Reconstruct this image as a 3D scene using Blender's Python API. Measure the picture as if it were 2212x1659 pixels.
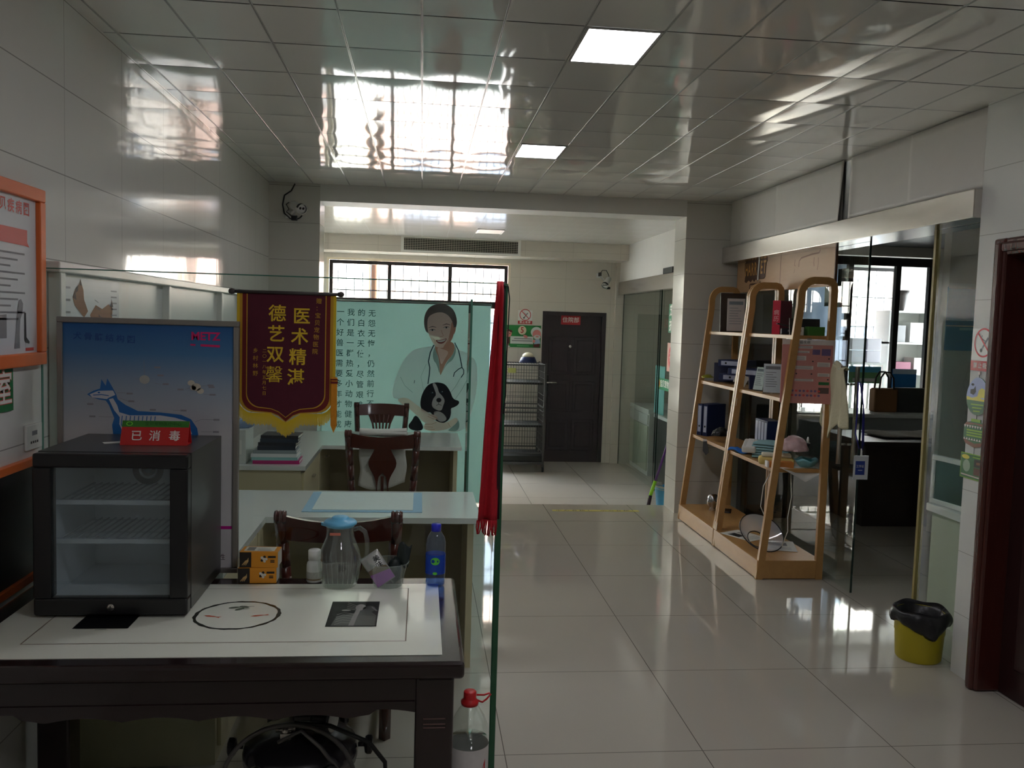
import bpy, bmesh, math, random
from mathutils import Matrix, Vector
random.seed(7)
for o in list(bpy.data.objects): bpy.data.objects.remove(o)
scene = bpy.context.scene
COL = scene.collection
PI = math.pi

# ------------------------------------------------------------------ camera
cd = bpy.data.cameras.new('camera'); cam = bpy.data.objects.new('camera', cd); COL.objects.link(cam)
cd.sensor_width = 36.0; cd.lens = 36.0*1880.0/2212.0; cd.clip_start = 0.02; cd.clip_end = 200
_f = 1880.0
_dY = Vector((912-1106, 688-829.5, _f)); _r = .022
_a = -(_dY.x+_dY.y*_r)/_f
_dX = Vector((1, _r, _a)); _dY.normalize(); _dX.normalize()
_dD = _dY.cross(_dX)
if _dD.y < 0: _dD = -_dD
def _w(v): return Vector((_dX.dot(v), _dY.dot(v), -_dD.dot(v)))
_cx, _cy, _cz = _w(Vector((1,0,0))), -_w(Vector((0,1,0))), -_w(Vector((0,0,1)))
_m = Matrix((_cx, _cy, _cz)).transposed().to_4x4(); _m.translation = (0, 0, 1.70)
cam.matrix_world = _m
scene.camera = cam

# ------------------------------------------------------------------ view, world, lights
vs = scene.view_settings
vs.view_transform = 'Standard'; vs.look = 'None'; vs.gamma = 1; vs.use_curve_mapping = False
vs.exposure = EXPOSURE = 2.56
scene.cycles.max_bounces = 14; scene.cycles.diffuse_bounces = 6; scene.cycles.glossy_bounces = 6
scene.cycles.transparent_max_bounces = 24; scene.cycles.transmission_bounces = 8
scene.cycles.caustics_reflective = False; scene.cycles.caustics_refractive = False
scene.cycles.sample_clamp_indirect = 4.0
wd = bpy.data.worlds.new('overcast_sky'); scene.world = wd; wd.use_nodes = True
_nt = wd.node_tree; _bg = _nt.nodes['Background']
_tc = _nt.nodes.new('ShaderNodeTexCoord'); _sx = _nt.nodes.new('ShaderNodeSeparateXYZ'); _rp = _nt.nodes.new('ShaderNodeValToRGB')
_nt.links.new(_tc.outputs['Generated'], _sx.inputs[0]); _nt.links.new(_sx.outputs['Z'], _rp.inputs[0]); _nt.links.new(_rp.outputs[0], _bg.inputs[0])
_rp.color_ramp.elements[0].position = .0; _rp.color_ramp.elements[0].color = (.88, .90, .93, 1)
_rp.color_ramp.elements[1].position = .7; _rp.color_ramp.elements[1].color = (.80, .88, 1.0, 1)
_bg.inputs[1].default_value = SKY = 5.0
def portal(name, loc, rot, sx, sy):
    l = bpy.data.lights.new(name, 'AREA'); l.shape = 'RECTANGLE'; l.size = sx; l.size_y = sy
    l.cycles.is_portal = True
    o = bpy.data.objects.new(name, l); COL.objects.link(o); o.location = loc; o.rotation_euler = rot
    return o
portal('daylight_portal_back', (-.05, 11.62, 1.5), (PI/2, 0, PI), 2.5, 2.0)   # area light shines along -Z of the light
portal('daylight_portal_side', (5.9, 11.62, 1.55), (PI/2, 0, PI), 1.5, 2.1)
portal('daylight_portal_right', (7.31, 10.72, 1.6), (0, PI/2, 0), 1.8, 1.25)  # samples the sky for the added right window

# ------------------------------------------------------------------ materials
def lin(c):
    if isinstance(c, str): c = tuple(int(c[i:i+2], 16) for i in (0, 2, 4))
    r = []
    for x in c[:3]:
        x = x/255.0
        r.append(x/12.92 if x <= .04045 else ((x+.055)/1.055)**2.4)
    return (r[0], r[1], r[2], 1)
MC = {}
def mat(name, col, rough=.5, metal=0, spec=.5, coat=0, var=.06, vscale=9, bump=0, bscale=60, ior=1.5, emit=None, estr=0, sss=0, trans=0, stretch=None):
    if name in MC: return MC[name]
    m = bpy.data.materials.new(name); m.use_nodes = True; MC[name] = m
    nt = m.node_tree; N = nt.nodes; L = nt.links; b = N['Principled BSDF']
    c = lin(col); b.inputs['Base Color'].default_value = c
    b.inputs['Roughness'].default_value = rough; b.inputs['Metallic'].default_value = metal
    b.inputs['IOR'].default_value = ior
    if 'Specular IOR Level' in b.inputs: b.inputs['Specular IOR Level'].default_value = spec
    if coat: b.inputs['Coat Weight'].default_value = coat; b.inputs['Coat Roughness'].default_value = .05
    if trans: b.inputs['Transmission Weight'].default_value = trans
    if emit: b.inputs['Emission Color'].default_value = lin(emit); b.inputs['Emission Strength'].default_value = estr
    tc = N.new('ShaderNodeTexCoord'); src = tc.outputs['Object']
    if stretch:
        mp = N.new('ShaderNodeMapping'); mp.inputs['Scale'].default_value = stretch; L.new(src, mp.inputs[0]); src = mp.outputs[0]
    if var:
        n = N.new('ShaderNodeTexNoise'); n.inputs['Scale'].default_value = vscale; n.inputs['Detail'].default_value = 5
        L.new(src, n.inputs['Vector'])
        mx = N.new('ShaderNodeMix'); mx.data_type = 'RGBA'
        L.new(n.outputs[0], mx.inputs[0])
        mx.inputs[6].default_value = tuple(max(0, x*(1-var)) for x in c[:3])+(1,)
        mx.inputs[7].default_value = tuple(min(1, x*(1+var)) for x in c[:3])+(1,)
        L.new(mx.outputs[2], b.inputs['Base Color'])
    if bump:
        n2 = N.new('ShaderNodeTexNoise'); n2.inputs['Scale'].default_value = bscale; n2.inputs['Detail'].default_value = 3
        L.new(src, n2.inputs['Vector'])
        bp = N.new('ShaderNodeBump'); bp.inputs['Strength'].default_value = bump; bp.inputs['Distance'].default_value = .01
        L.new(n2.outputs[0], bp.inputs['Height']); L.new(bp.outputs[0], b.inputs['Normal'])
    return m
def lines_mask(nt, axes):
    """1 on the joints of a regular grid; axes = [(axis index, period, offset, width)], object coordinates"""
    N = nt.nodes; L = nt.links
    tc = N.new('ShaderNodeTexCoord'); sp = N.new('ShaderNodeSeparateXYZ'); L.new(tc.outputs['Object'], sp.inputs[0])
    out = None
    for ax, per, off, w in axes:
        s = N.new('ShaderNodeMath'); s.operation = 'SUBTRACT'; L.new(sp.outputs[ax], s.inputs[0]); s.inputs[1].default_value = off-per/2
        md = N.new('ShaderNodeMath'); md.operation = 'FLOORED_MODULO'; L.new(s.outputs[0], md.inputs[0]); md.inputs[1].default_value = per
        d = N.new('ShaderNodeMath'); d.operation = 'SUBTRACT'; L.new(md.outputs[0], d.inputs[0]); d.inputs[1].default_value = per/2
        a = N.new('ShaderNodeMath'); a.operation = 'ABSOLUTE'; L.new(d.outputs[0], a.inputs[0])
        c = N.new('ShaderNodeMath'); c.operation = 'LESS_THAN'; L.new(a.outputs[0], c.inputs[0]); c.inputs[1].default_value = w/2
        if out is None: out = c
        else:
            mx = N.new('ShaderNodeMath'); mx.operation = 'MAXIMUM'; L.new(out.outputs[0], mx.inputs[0]); L.new(c.outputs[0], mx.inputs[1]); out = mx
    return out.outputs[0]
def tile_mat(name, col, joint, axes, rough=.08, var=.04, vscale=3, wave=0, wscale=2.0, ior=1.5, coat=0, wstretch=None):
    m = mat(name, col, rough=rough, var=var, vscale=vscale, ior=ior, coat=coat); nt = m.node_tree; N = nt.nodes; L = nt.links
    b = N['Principled BSDF']; k = lines_mask(nt, axes)
    mx = N.new('ShaderNodeMix'); mx.data_type = 'RGBA'; L.new(k, mx.inputs[0])
    L.new(b.inputs['Base Color'].links[0].from_socket, mx.inputs[6]); mx.inputs[7].default_value = lin(joint)
    L.new(mx.outputs[2], b.inputs['Base Color'])
    if wave:
        tc = N.new('ShaderNodeTexCoord'); n = N.new('ShaderNodeTexNoise'); n.inputs['Scale'].default_value = wscale; n.inputs['Detail'].default_value = 2
        sv = tc.outputs['Object']
        if wstretch:
            mp = N.new('ShaderNodeMapping'); mp.inputs['Scale'].default_value = wstretch; L.new(sv, mp.inputs[0]); sv = mp.outputs[0]
        L.new(sv, n.inputs['Vector'])
        bp = N.new('ShaderNodeBump'); bp.inputs['Strength'].default_value = 1; bp.inputs['Distance'].default_value = wave
        L.new(n.outputs[0], bp.inputs['Height']); L.new(bp.outputs[0], b.inputs['Normal'])
    return m
def glass_mat(name, tint=(235, 245, 240), ior=1.45, rough=.0, haze=0, hazecol=(220, 235, 230)):
    """clear sheet or vessel: lets light straight through and mirrors by Fresnel"""
    if name in MC: return MC[name]
    m = bpy.data.materials.new(name); m.use_nodes = True; MC[name] = m
    nt = m.node_tree; N = nt.nodes; L = nt.links; N.remove(N['Principled BSDF'])
    tr = N.new('ShaderNodeBsdfTransparent'); tr.inputs[0].default_value = lin(tint)
    gl = N.new('ShaderNodeBsdfGlossy'); gl.inputs['Roughness'].default_value = rough; gl.inputs[0].default_value = (1, 1, 1, 1)
    fr = N.new('ShaderNodeFresnel'); fr.inputs[0].default_value = ior
    mx = N.new('ShaderNodeMixShader'); L.new(fr.outputs[0], mx.inputs[0])
    base = tr.outputs[0]
    if haze:
        df = N.new('ShaderNodeBsdfDiffuse'); df.inputs[0].default_value = lin(hazecol)
        tl = N.new('ShaderNodeBsdfTranslucent'); tl.inputs[0].default_value = lin(hazecol)
        m1 = N.new('ShaderNodeMixShader'); m1.inputs[0].default_value = .5; L.new(df.outputs[0], m1.inputs[1]); L.new(tl.outputs[0], m1.inputs[2])
        m2 = N.new('ShaderNodeMixShader'); m2.inputs[0].default_value = haze; L.new(tr.outputs[0], m2.inputs[1]); L.new(m1.outputs[0], m2.inputs[2]); base = m2.outputs[0]
    ge = N.new('ShaderNodeNewGeometry'); iv = N.new('ShaderNodeMath'); iv.operation = 'SUBTRACT'; iv.inputs[0].default_value = 1; L.new(ge.outputs['Backfacing'], iv.inputs[1])
    ml = N.new('ShaderNodeMath'); ml.operation = 'MULTIPLY'; L.new(fr.outputs[0], ml.inputs[0]); L.new(iv.outputs[0], ml.inputs[1]); L.new(ml.outputs[0], mx.inputs[0])   # the far face of a sheet mirrors nothing more
    L.new(base, mx.inputs[1]); L.new(gl.outputs[0], mx.inputs[2]); L.new(mx.outputs[0], N['Material Output'].inputs[0])
    return m
def film_mat(name, col, trans=.45, var=.05, vscale=14):
    """printed translucent film: part diffuse, part light from behind"""
    if name in MC: return MC[name]
    m = bpy.data.materials.new(name); m.use_nodes = True; MC[name] = m
    nt = m.node_tree; N = nt.nodes; L = nt.links; N.remove(N['Principled BSDF']); c = lin(col)
    tc = N.new('ShaderNodeTexCoord'); n = N.new('ShaderNodeTexNoise'); n.inputs['Scale'].default_value = vscale; n.inputs['Detail'].default_value = 5
    L.new(tc.outputs['Object'], n.inputs['Vector'])
    mx = N.new('ShaderNodeMix'); mx.data_type = 'RGBA'; L.new(n.outputs[0], mx.inputs[0])
    mx.inputs[6].default_value = tuple(x*(1-var) for x in c[:3])+(1,); mx.inputs[7].default_value = tuple(min(1, x*(1+var)) for x in c[:3])+(1,)
    df = N.new('ShaderNodeBsdfDiffuse'); tl = N.new('ShaderNodeBsdfTranslucent'); ms = N.new('ShaderNodeMixShader'); ms.inputs[0].default_value = trans
    L.new(mx.outputs[2], df.inputs[0]); L.new(mx.outputs[2], tl.inputs[0]); L.new(df.outputs[0], ms.inputs[1]); L.new(tl.outputs[0], ms.inputs[2])
    L.new(ms.outputs[0], N['Material Output'].inputs[0])
    return m
def wood_mat(name, c1, c2, rough=.35, scale=(1, 1, 12), coat=0):
    if name in MC: return MC[name]
    m = mat(name, c1, rough=rough, var=0, coat=coat); nt = m.node_tree; N = nt.nodes; L = nt.links; b = N['Principled BSDF']
    tc = N.new('ShaderNodeTexCoord'); mp = N.new('ShaderNodeMapping'); mp.inputs['Scale'].default_value = scale; L.new(tc.outputs['Object'], mp.inputs[0])
    n = N.new('ShaderNodeTexNoise'); n.inputs['Scale'].default_value = 3; n.inputs['Detail'].default_value = 6; n.inputs['Distortion'].default_value = 1.2
    L.new(mp.outputs[0], n.inputs['Vector'])
    mx = N.new('ShaderNodeMix'); mx.data_type = 'RGBA'; L.new(n.outputs[0], mx.inputs[0]); mx.inputs[6].default_value = lin(c1); mx.inputs[7].default_value = lin(c2)
    L.new(mx.outputs[2], b.inputs['Base Color'])
    return m

# ------------------------------------------------------------------ mesh building
TXT = {}
def glyphs(s, bold=0):
    k = (s, bold)
    if k not in TXT:
        cu = bpy.data.curves.new('t', 'FONT'); cu.body = s; cu.size = 1; cu.align_x = 'CENTER'; cu.align_y = 'CENTER'; cu.offset = bold; cu.resolution_u = 2
        o = bpy.data.objects.new('t', cu); COL.objects.link(o)
        bpy.context.view_layer.update()
        me = bpy.data.meshes.new_from_object(o.evaluated_get(bpy.context.evaluated_depsgraph_get()))
        TXT[k] = ([tuple(v.co) for v in me.vertices], [tuple(p.vertices) for p in me.polygons])
        bpy.data.meshes.remove(me); bpy.data.objects.remove(o); bpy.data.curves.remove(cu)
    return TXT[k]
class MB:
    def __init__(s): s.v = []; s.f = []; s.mi = []; s.sm = []; s.mats = []
    def k(s, m):
        if m not in s.mats: s.mats.append(m)
        return s.mats.index(m)
    def add(s, vs, fs, m, smooth=False, M=None):
        o = len(s.v); i = s.k(m)
        s.v += [tuple(M @ Vector(v)) for v in vs] if M is not None else [tuple(v) for v in vs]
        for f in fs: s.f.append(tuple(a+o for a in f)); s.mi.append(i); s.sm.append(smooth)
        return s
    def box(s, x0, x1, y0, y1, z0, z1, m, M=None):
        vs = [(x, y, z) for z in (z0, z1) for y in (y0, y1) for x in (x0, x1)]
        return s.add(vs, [(0,2,3,1),(4,5,7,6),(0,1,5,4),(2,6,7,3),(0,4,6,2),(1,3,7,5)], m, False, M)
    def rbox(s, x0, x1, y0, y1, z0, z1, m, r=.005, seg=2, M=None, smooth=False):
        bm = bmesh.new(); bmesh.ops.create_cube(bm, size=1)
        bmesh.ops.scale(bm, vec=(x1-x0, y1-y0, z1-z0), verts=bm.verts)
        bmesh.ops.translate(bm, vec=((x0+x1)/2, (y0+y1)/2, (z0+z1)/2), verts=bm.verts)
        r = min(r, .49*min(x1-x0, y1-y0, z1-z0))
        bmesh.ops.bevel(bm, geom=list(bm.edges), offset=r, segments=seg, profile=.5, affect='EDGES')
        bm.verts.index_update()
        s.add([tuple(v.co) for v in bm.verts], [tuple(v.index for v in f.verts) for f in bm.faces], m, smooth, M); bm.free(); return s
    def lathe(s, prof, m, n=32, M=None, smooth=True, sq=None):
        vs = []; fs = []
        for r, z in prof:
            for i in range(n):
                a = 2*PI*i/n; vs.append((r*math.cos(a), r*math.sin(a), z))
        for j in range(len(prof)-1):
            for i in range(n):
                a, b = j*n+i, j*n+(i+1) % n
                fs.append((a, b, b+n, a+n))
        if prof[0][0] > 1e-5: fs.append(tuple(range(n-1, -1, -1)))
        if prof[-1][0] > 1e-5: fs.append(tuple((len(prof)-1)*n+i for i in range(n)))
        return s.add(vs, fs, m, smooth, M)
    def shell(s, prof, m, n=32, M=None, smooth=True):
        """open lathe, no caps"""
        vs = []; fs = []
        for r, z in prof:
            for i in range(n):
                a = 2*PI*i/n; vs.append((r*math.cos(a), r*math.sin(a), z))
        for j in range(len(prof)-1):
            for i in range(n):
                a, b = j*n+i, j*n+(i+1) % n
                fs.append((a, b, b+n, a+n))
        return s.add(vs, fs, m, smooth, M)
    def cyl(s, p, q, r, m, n=16, r2=None, smooth=True):
        p = Vector(p); q = Vector(q); d = q-p; L = d.length
        M = Matrix.Translation(p) @ d.to_track_quat('Z', 'Y').to_matrix().to_4x4()
        return s.lathe([(r, 0), (r if r2 is None else r2, L)], m, n, M, smooth)
    def tube(s, pts, r, m, n=8, closed=False, smooth=True, flat=None):
        P = [Vector(p) for p in pts]; vs = []; fs = []; K = len(P); up = None
        for i in range(K):
            a = P[(i-1) % K] if (i > 0 or closed) else P[i]; b = P[(i+1) % K] if (i < K-1 or closed) else P[i]
            t = (b-a).normalized()
            if up is None: up = Vector((0, 0, 1)) if abs(t.z) < .9 else Vector((1, 0, 0))
            x = up.cross(t)
            if x.length < 1e-4: x = Vector((1, 0, 0)).cross(t)
            x.normalize(); y = t.cross(x); up = y
            rr = r[i] if isinstance(r, (list, tuple)) else r
            for j in range(n):
                an = 2*PI*j/n
                fx, fy = (1, 1) if not flat else flat
                vs.append(P[i]+x*(rr*fx*math.cos(an))+y*(rr*fy*math.sin(an)))
        for i in range(K if closed else K-1):
            for j in range(n):
                a = i*n+j; b = i*n+(j+1) % n; c = ((i+1) % K)*n+(j+1) % n; d = ((i+1) % K)*n+j
                fs.append((a, b, c, d))
        if not closed: fs += [tuple(range(n-1, -1, -1)), tuple((K-1)*n+j for j in range(n))]
        return s.add(vs, fs, m, smooth)
    def prism(s, poly, d0, d1, m, M=None, smooth=False):
        """polygon in (u, v) extruded from w=d0 to w=d1; M maps (u, v, w)"""
        n = len(poly); vs = [(u, v, d0) for u, v in poly]+[(u, v, d1) for u, v in poly]
        fs = [tuple(range(n-1, -1, -1)), tuple(range(n, 2*n))]
        o = len(s.f)
        s.add(vs, fs, m, False, M)
        return s.add(vs, [(i, (i+1) % n, (i+1) % n+n, i+n) for i in range(n)], m, smooth, M)
    def poly(s, pts, m, M=None, w=0):
        return s.add([(u, v, w) for u, v in pts], [tuple(range(len(pts)))], m, False, M)
    def rect(s, u0, u1, v0, v1, m, M=None, w=0): return s.poly([(u0, v0), (u1, v0), (u1, v1), (u0, v1)], m, M, w)
    def disc(s, cu, cv, ru, rv, m, M=None, w=0, n=28, rot=0):
        c, sn = math.cos(rot), math.sin(rot); P = []
        for i in range(n):
            a = 2*PI*i/n; x, y = ru*math.cos(a), rv*math.sin(a); P.append((cu+x*c-y*sn, cv+x*sn+y*c))
        return s.poly(P, m, M, w)
    def ring(s, cu, cv, r0, r1, m, M=None, w=0, n=36, k=1.0):
        vs = []; fs = []
        for i in range(n):
            a = 2*PI*i/n
            for r in (r0, r1): vs.append((cu+r*math.cos(a), cv+k*r*math.sin(a), w))
        for i in range(n): j = (i+1) % n; fs.append((2*i, 2*i+1, 2*j+1, 2*j))
        return s.add(vs, fs, m, False, M)
    def stroke(s, pts, wd, m, M=None, w=0):
        """flat ribbon of width wd along 2-D points"""
        P = [Vector((a, b)) for a, b in pts]; vs = []; fs = []
        for i, p in enumerate(P):
            t = (P[min(i+1, len(P)-1)]-P[max(i-1, 0)]); t.normalize(); nn = Vector((-t.y, t.x))
            ww = wd[i] if isinstance(wd, (list, tuple)) else wd
            vs += [(p.x+nn.x*ww/2, p.y+nn.y*ww/2, w), (p.x-nn.x*ww/2, p.y-nn.y*ww/2, w)]
        for i in range(len(P)-1): fs.append((2*i+1, 2*i+3, 2*i+2, 2*i))
        return s.add(vs, fs, m, False, M)
    def text(s, t, u, v, size, m, M=None, w=0, bold=0, sx=1, rot=0):
        vs, fs = glyphs(t, bold); c, sn = math.cos(rot), math.sin(rot)
        return s.add([(u+(x*sx*c-y*sn)*size, v+(x*sx*sn+y*c)*size, w) for x, y, z in vs], fs, m, False, M)
    def vtext(s, t, u, v, size, step, m, M=None, w=0, bold=0, du=0):
        for i, ch in enumerate(t): s.text(ch, u+du*i, v-step*i, size, m, M, w, bold)
        return s
    def grid(s, fn, nu, nv, m, smooth=True, M=None, thick=0):
        """surface fn(u, v) -> point for u, v in 0..1"""
        vs = [fn(i/nu, j/nv) for j in range(nv+1) for i in range(nu+1)]
        fs = [(j*(nu+1)+i, j*(nu+1)+i+1, (j+1)*(nu+1)+i+1, (j+1)*(nu+1)+i) for j in range(nv) for i in range(nu)]
        return s.add(vs, fs, m, smooth, M)
    def blob(s, c, r, m, sub=3, amp=.12, freq=3.0, seed=0, flat=-9):
        """lumpy ball: crumpled bag, cotton"""
        from mathutils import noise
        bm = bmesh.new(); bmesh.ops.create_icosphere(bm, subdivisions=sub, radius=1); bm.verts.index_update(); vs = []
        for v in bm.verts:
            d = 1+amp*noise.noise(v.co*freq+Vector((seed*3.1, seed, 0)))+amp*.5*noise.noise(v.co*freq*2.7+Vector((seed, 5, 1)))
            p = Vector((v.co.x*r[0]*d, v.co.y*r[1]*d, v.co.z*r[2]*d)); p.z = max(p.z, flat); vs.append(tuple(p+Vector(c)))
        s.add(vs, [tuple(v.index for v in f.verts) for f in bm.faces], m, True); bm.free(); return s
    def mesh(s, name):
        me = bpy.data.meshes.new(name); me.from_pydata(s.v, [], s.f)
        for m in s.mats: me.materials.append(m)
        me.polygons.foreach_set('material_index', s.mi); me.polygons.foreach_set('use_smooth', s.sm); me.update()
        return me
def put(name, mb, parent=None, loc=(0, 0, 0), rz=0, rot=None, solid=0):
    o = bpy.data.objects.new(name, mb.mesh(name)); COL.objects.link(o); o.location = loc
    o.rotation_euler = rot if rot else (0, 0, rz)
    if parent: o.parent = parent
    if solid:
        md = o.modifiers.new('thickness', 'SOLIDIFY'); md.thickness = solid; md.offset = 0
    return o
def tag(o, label, cat, group=None):
    o['label'] = label; o['category'] = cat
    if group: o['group'] = group
    return o
def thing(name, label, cat, loc=(0, 0, 0), rz=0, group=None, rot=None):
    o = bpy.data.objects.new(name, None); COL.objects.link(o); o.location = loc; o.rotation_euler = rot if rot else (0, 0, rz)
    o.empty_display_size = .1
    return tag(o, label, cat, group)
def part(name, mb, parent, label=None, solid=0):
    o = put(name, mb, parent, solid=solid)
    if label: o['label'] = label
    return o
def solo(name, mb, label, cat, loc=(0, 0, 0), rz=0, group=None, rot=None, solid=0):
    return tag(put(name, mb, None, loc, rz, rot, solid), label, cat, group)
def struct(name, mb, label=None, cat=None, parent=None):
    o = put(name, mb, parent)
    if parent is None: o['kind'] = 'structure'
    if label: o['label'] = label
    if cat: o['category'] = cat
    return o
def copy_tree(o, loc=None, rz=None, label=None, parent=None):
    c = o.copy(); COL.objects.link(c)
    if parent: c.parent = parent
    if loc is not None: c.location = loc
    if rz is not None: c.rotation_euler = (0, 0, rz)
    if label: c['label'] = label
    for ch in list(o.children): copy_tree(ch, parent=c)
    return c
# printing planes: (u right, v up, w towards the viewer)
def face_front(x, y, z):  # seen by someone looking along +y
    return Matrix(((1,0,0,x),(0,0,-1,y),(0,1,0,z),(0,0,0,1)))
def face_left(x, y, z):   # on the left wall, seen looking along -x
    return Matrix(((0,0,1,x),(1,0,0,y),(0,1,0,z),(0,0,0,1)))
def face_right(x, y, z):  # on the right wall, seen looking along +x
    return Matrix(((0,0,-1,x),(-1,0,0,y),(0,1,0,z),(0,0,0,1)))
def face_up(x, y, z): return Matrix.Translation((x, y, z))
def T(x, y, z): return Matrix.Translation((x, y, z))
def RX(a): return Matrix.Rotation(a, 4, 'X')
def RY(a): return Matrix.Rotation(a, 4, 'Y')
def RZ(a): return Matrix.Rotation(a, 4, 'Z')
# ================================================================== the setting
XL, XR, CE, CB, ZB = -1.31, 2.70, 2.816, 2.71, -.17
YS, YP, YE, YW, YF = -4.0, 7.63, 7.97, 11.45, -4.0
m_floor = tile_mat('polished_floor_tile', (174, 169, 157), (104, 100, 92), [(0, .8, .36, .004), (1, .8, .085, .004)], rough=.045, var=.03, vscale=2.2, wave=.0002, wscale=1.6, ior=1.5)
m_floor2 = tile_mat('polished_floor_tile_back', (204, 196, 186), (118, 112, 104), [(0, .8, .36, .004), (1, .8, .3, .004)], rough=.10, var=.03, vscale=2.2)
m_lwall = tile_mat('glossy_wall_tile', (220, 220, 214), (160, 160, 154), [(2, .3125, -.005, .004), (1, .61, .33, .003)], rough=.07, var=.02, wave=.0010, wscale=6, ior=1.5, wstretch=(1, 1, .5))
m_rwall = tile_mat('white_wall_tile', (208, 209, 204), (172, 172, 166), [(2, .3125, -.005, .004), (1, .61, .02, .003)], rough=.16, var=.02, ior=1.5)
m_bwall = tile_mat('cream_wall_tile', (208, 202, 190), (178, 172, 160), [(2, .3125, .09, .003), (0, .61, .05, .003)], rough=.2, var=.02, ior=1.5)
m_pillar = tile_mat('grey_pillar_tile', (202, 200, 191), (150, 148, 138), [(2, .3125, -.02, .004)], rough=.14, var=.03, ior=1.5)
m_beam = mat('matt_white_paint', (218, 217, 212), rough=.55, var=.02)
m_plaster = mat('plaster', (205, 202, 194), rough=.7, var=.03)
m_ceil = mat('gloss_ceiling_panel', (222, 222, 214), rough=.055, var=.03, vscale=5, ior=1.62, stretch=(1, .3, 1))
m_ceil2 = mat('gloss_ceiling_panel_back', (205, 202, 196), rough=.14, var=.02, vscale=5, ior=1.55)
m_groove = mat('ceiling_joint', (70, 70, 66), rough=.35, var=.05)
m_keel = mat('ceiling_keel', (190, 190, 184), rough=.18, var=.03)
m_white = mat('white_gloss_paint', (226, 226, 220), rough=.3, var=.02)
m_steel = mat('brushed_steel', (196, 190, 182), rough=.22, metal=.85, var=.14, vscale=3, stretch=(1, 1.2, 8))
m_black = mat('black_plastic', (22, 22, 24), rough=.32, var=.1)
m_blackal = mat('black_aluminium', (26, 24, 26), rough=.4, var=.08)
m_dkdoor = wood_mat('dark_brown_door', (60, 49, 53), (48, 39, 43), rough=.35, scale=(9, 9, 1))
m_reddoor = wood_mat('red_brown_door', (84, 38, 32), (62, 27, 24), rough=.24, scale=(9, 9, 1), coat=.2)
m_glass = glass_mat('partition_glass', (247, 251, 249), 1.43)
m_gedge = mat('glass_edge_green', (84, 136, 120), rough=.12, var=.05)
m_wglass = glass_mat('window_glass', (248, 250, 250))

b = MB(); b.box(XL-.1, 7.2, YF, YE, -.03, 0, m_floor); struct('floor', b)
b = MB(); b.box(XL-.1, 7.2, YE, YW+.1, ZB-.03, ZB, m_floor2); b.box(XL-.1, 7.2, YE-.02, YE-.001, ZB, -.031, m_floor2); struct('floor_back', b)
b = MB(); b.box(3.48, 7.2, YE, YW+.1, ZB+.001, 0, m_floor); struct('floor_side', b)
# ceiling: gently bulged clip-in panels, lamps fill one panel each
LIGHTS = [(.589, 3.323), (.589, 5.537), (.589, 1.109), (.589, -1.105)]
PX, PY = .307, .4427
b = MB()
x0s = [.589+PX*k for k in range(-7, 8)]; y0s = [3.323+PY*k for k in range(-17, 10)]
for x0 in x0s:
    for y0 in y0s:
        xa, xb = max(x0+.005, XL), min(x0+PX-.005, XR+.15); ya, yb = max(y0+.004, YF), min(y0+PY-.004, YP)
        if xb-xa < .02 or yb-ya < .02: continue
        if any(abs(x0-lx) < .05 and abs(y0-ly) < .05 for lx, ly in LIGHTS): continue
        def fn(u, v, xa=xa, xb=xb, ya=ya, yb=yb, x0=x0, y0=y0):
            x = xa+(xb-xa)*u; y = ya+(yb-ya)*v
            p = (x-x0)/PX*2-1; q = (y-y0)/PY*2-1
            return (x, y, CE-.0024*(1-p*p)*(1-q*q))
        vs_far = (y0 < .2)
        b.grid(fn, 4 if vs_far else 8, 3 if vs_far else 10, m_ceil)
for x0 in x0s:
    if XL < x0 < XR: 
        b.box(x0-.0048, x0-.0012, YF, YP, CE-.0016, CE+.002, m_keel); b.box(x0+.0012, x0+.0048, YF, YP, CE-.0016, CE+.002, m_keel)
b.box(XL-.1, XR+.3, YF, YP+.33, CE+.003, CE+.05, m_groove)
struct('ceiling', b)
b = MB()
for i in range(-6, 18):
    xa, xb = max(XL, .589+.307*i+.002), min(2.7, .589+.307*(i+1)-.002)
    if xb-xa < .01: continue
    for j in range(0, 9):
        ya, yb = YE+.4427*j+.002, min(11.0, YE+.4427*(j+1)-.002)
        if yb-ya < .01: continue
        if i == 0 and j == 4: continue
        b.grid(lambda u, v, xa=xa, xb=xb, ya=ya, yb=yb: (xa+(xb-xa)*u, ya+(yb-ya)*v, CB-.0009*(1-(2*u-1)**2)*(1-(2*v-1)**2)), 6, 6, m_ceil2)
b.box(XL-.1, 7.2, YE-.0, YW+.1, CB+.003, CB+.1, m_groove)
struct('ceiling_back', b)
b = MB(); b.box(XR+.2, 7.2, 2.4, YE, CE+.003, CE+.05, m_plaster); struct('ceiling_side', b)
# walls
b = MB(); b.box(XL-.1, XL, YF, YW+.1, ZB-.03, CE+.05, m_lwall); struct('wall_left', b)
b = MB()
b.box(XR, XR+.2, 3.87, 4.04, 0, CE+.003, m_rwall); b.box(XR, XR+.2, 2.85, 3.87, 2.15, CE+.003, m_rwall); b.box(XR, XR+.2, YF, 2.85, 0, CE+.003, m_rwall)
b.box(XR+.03, XR+.2, 4.04, YP, 2.41, CE+.003, m_plaster)
struct('wall_right', b)
b = MB(); b.box(-1.31, -.885, YP, YE, 0, CE, m_pillar); struct('pillar_left', b)
b = MB(); b.box(2.32, 2.9, YP, YE, 0, CE+.003, m_pillar); struct('pillar_right', b)
b = MB(); b.box(-.885, 2.32, YP, YE, 2.672, CE+.003, m_beam); struct('beam', b)
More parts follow.
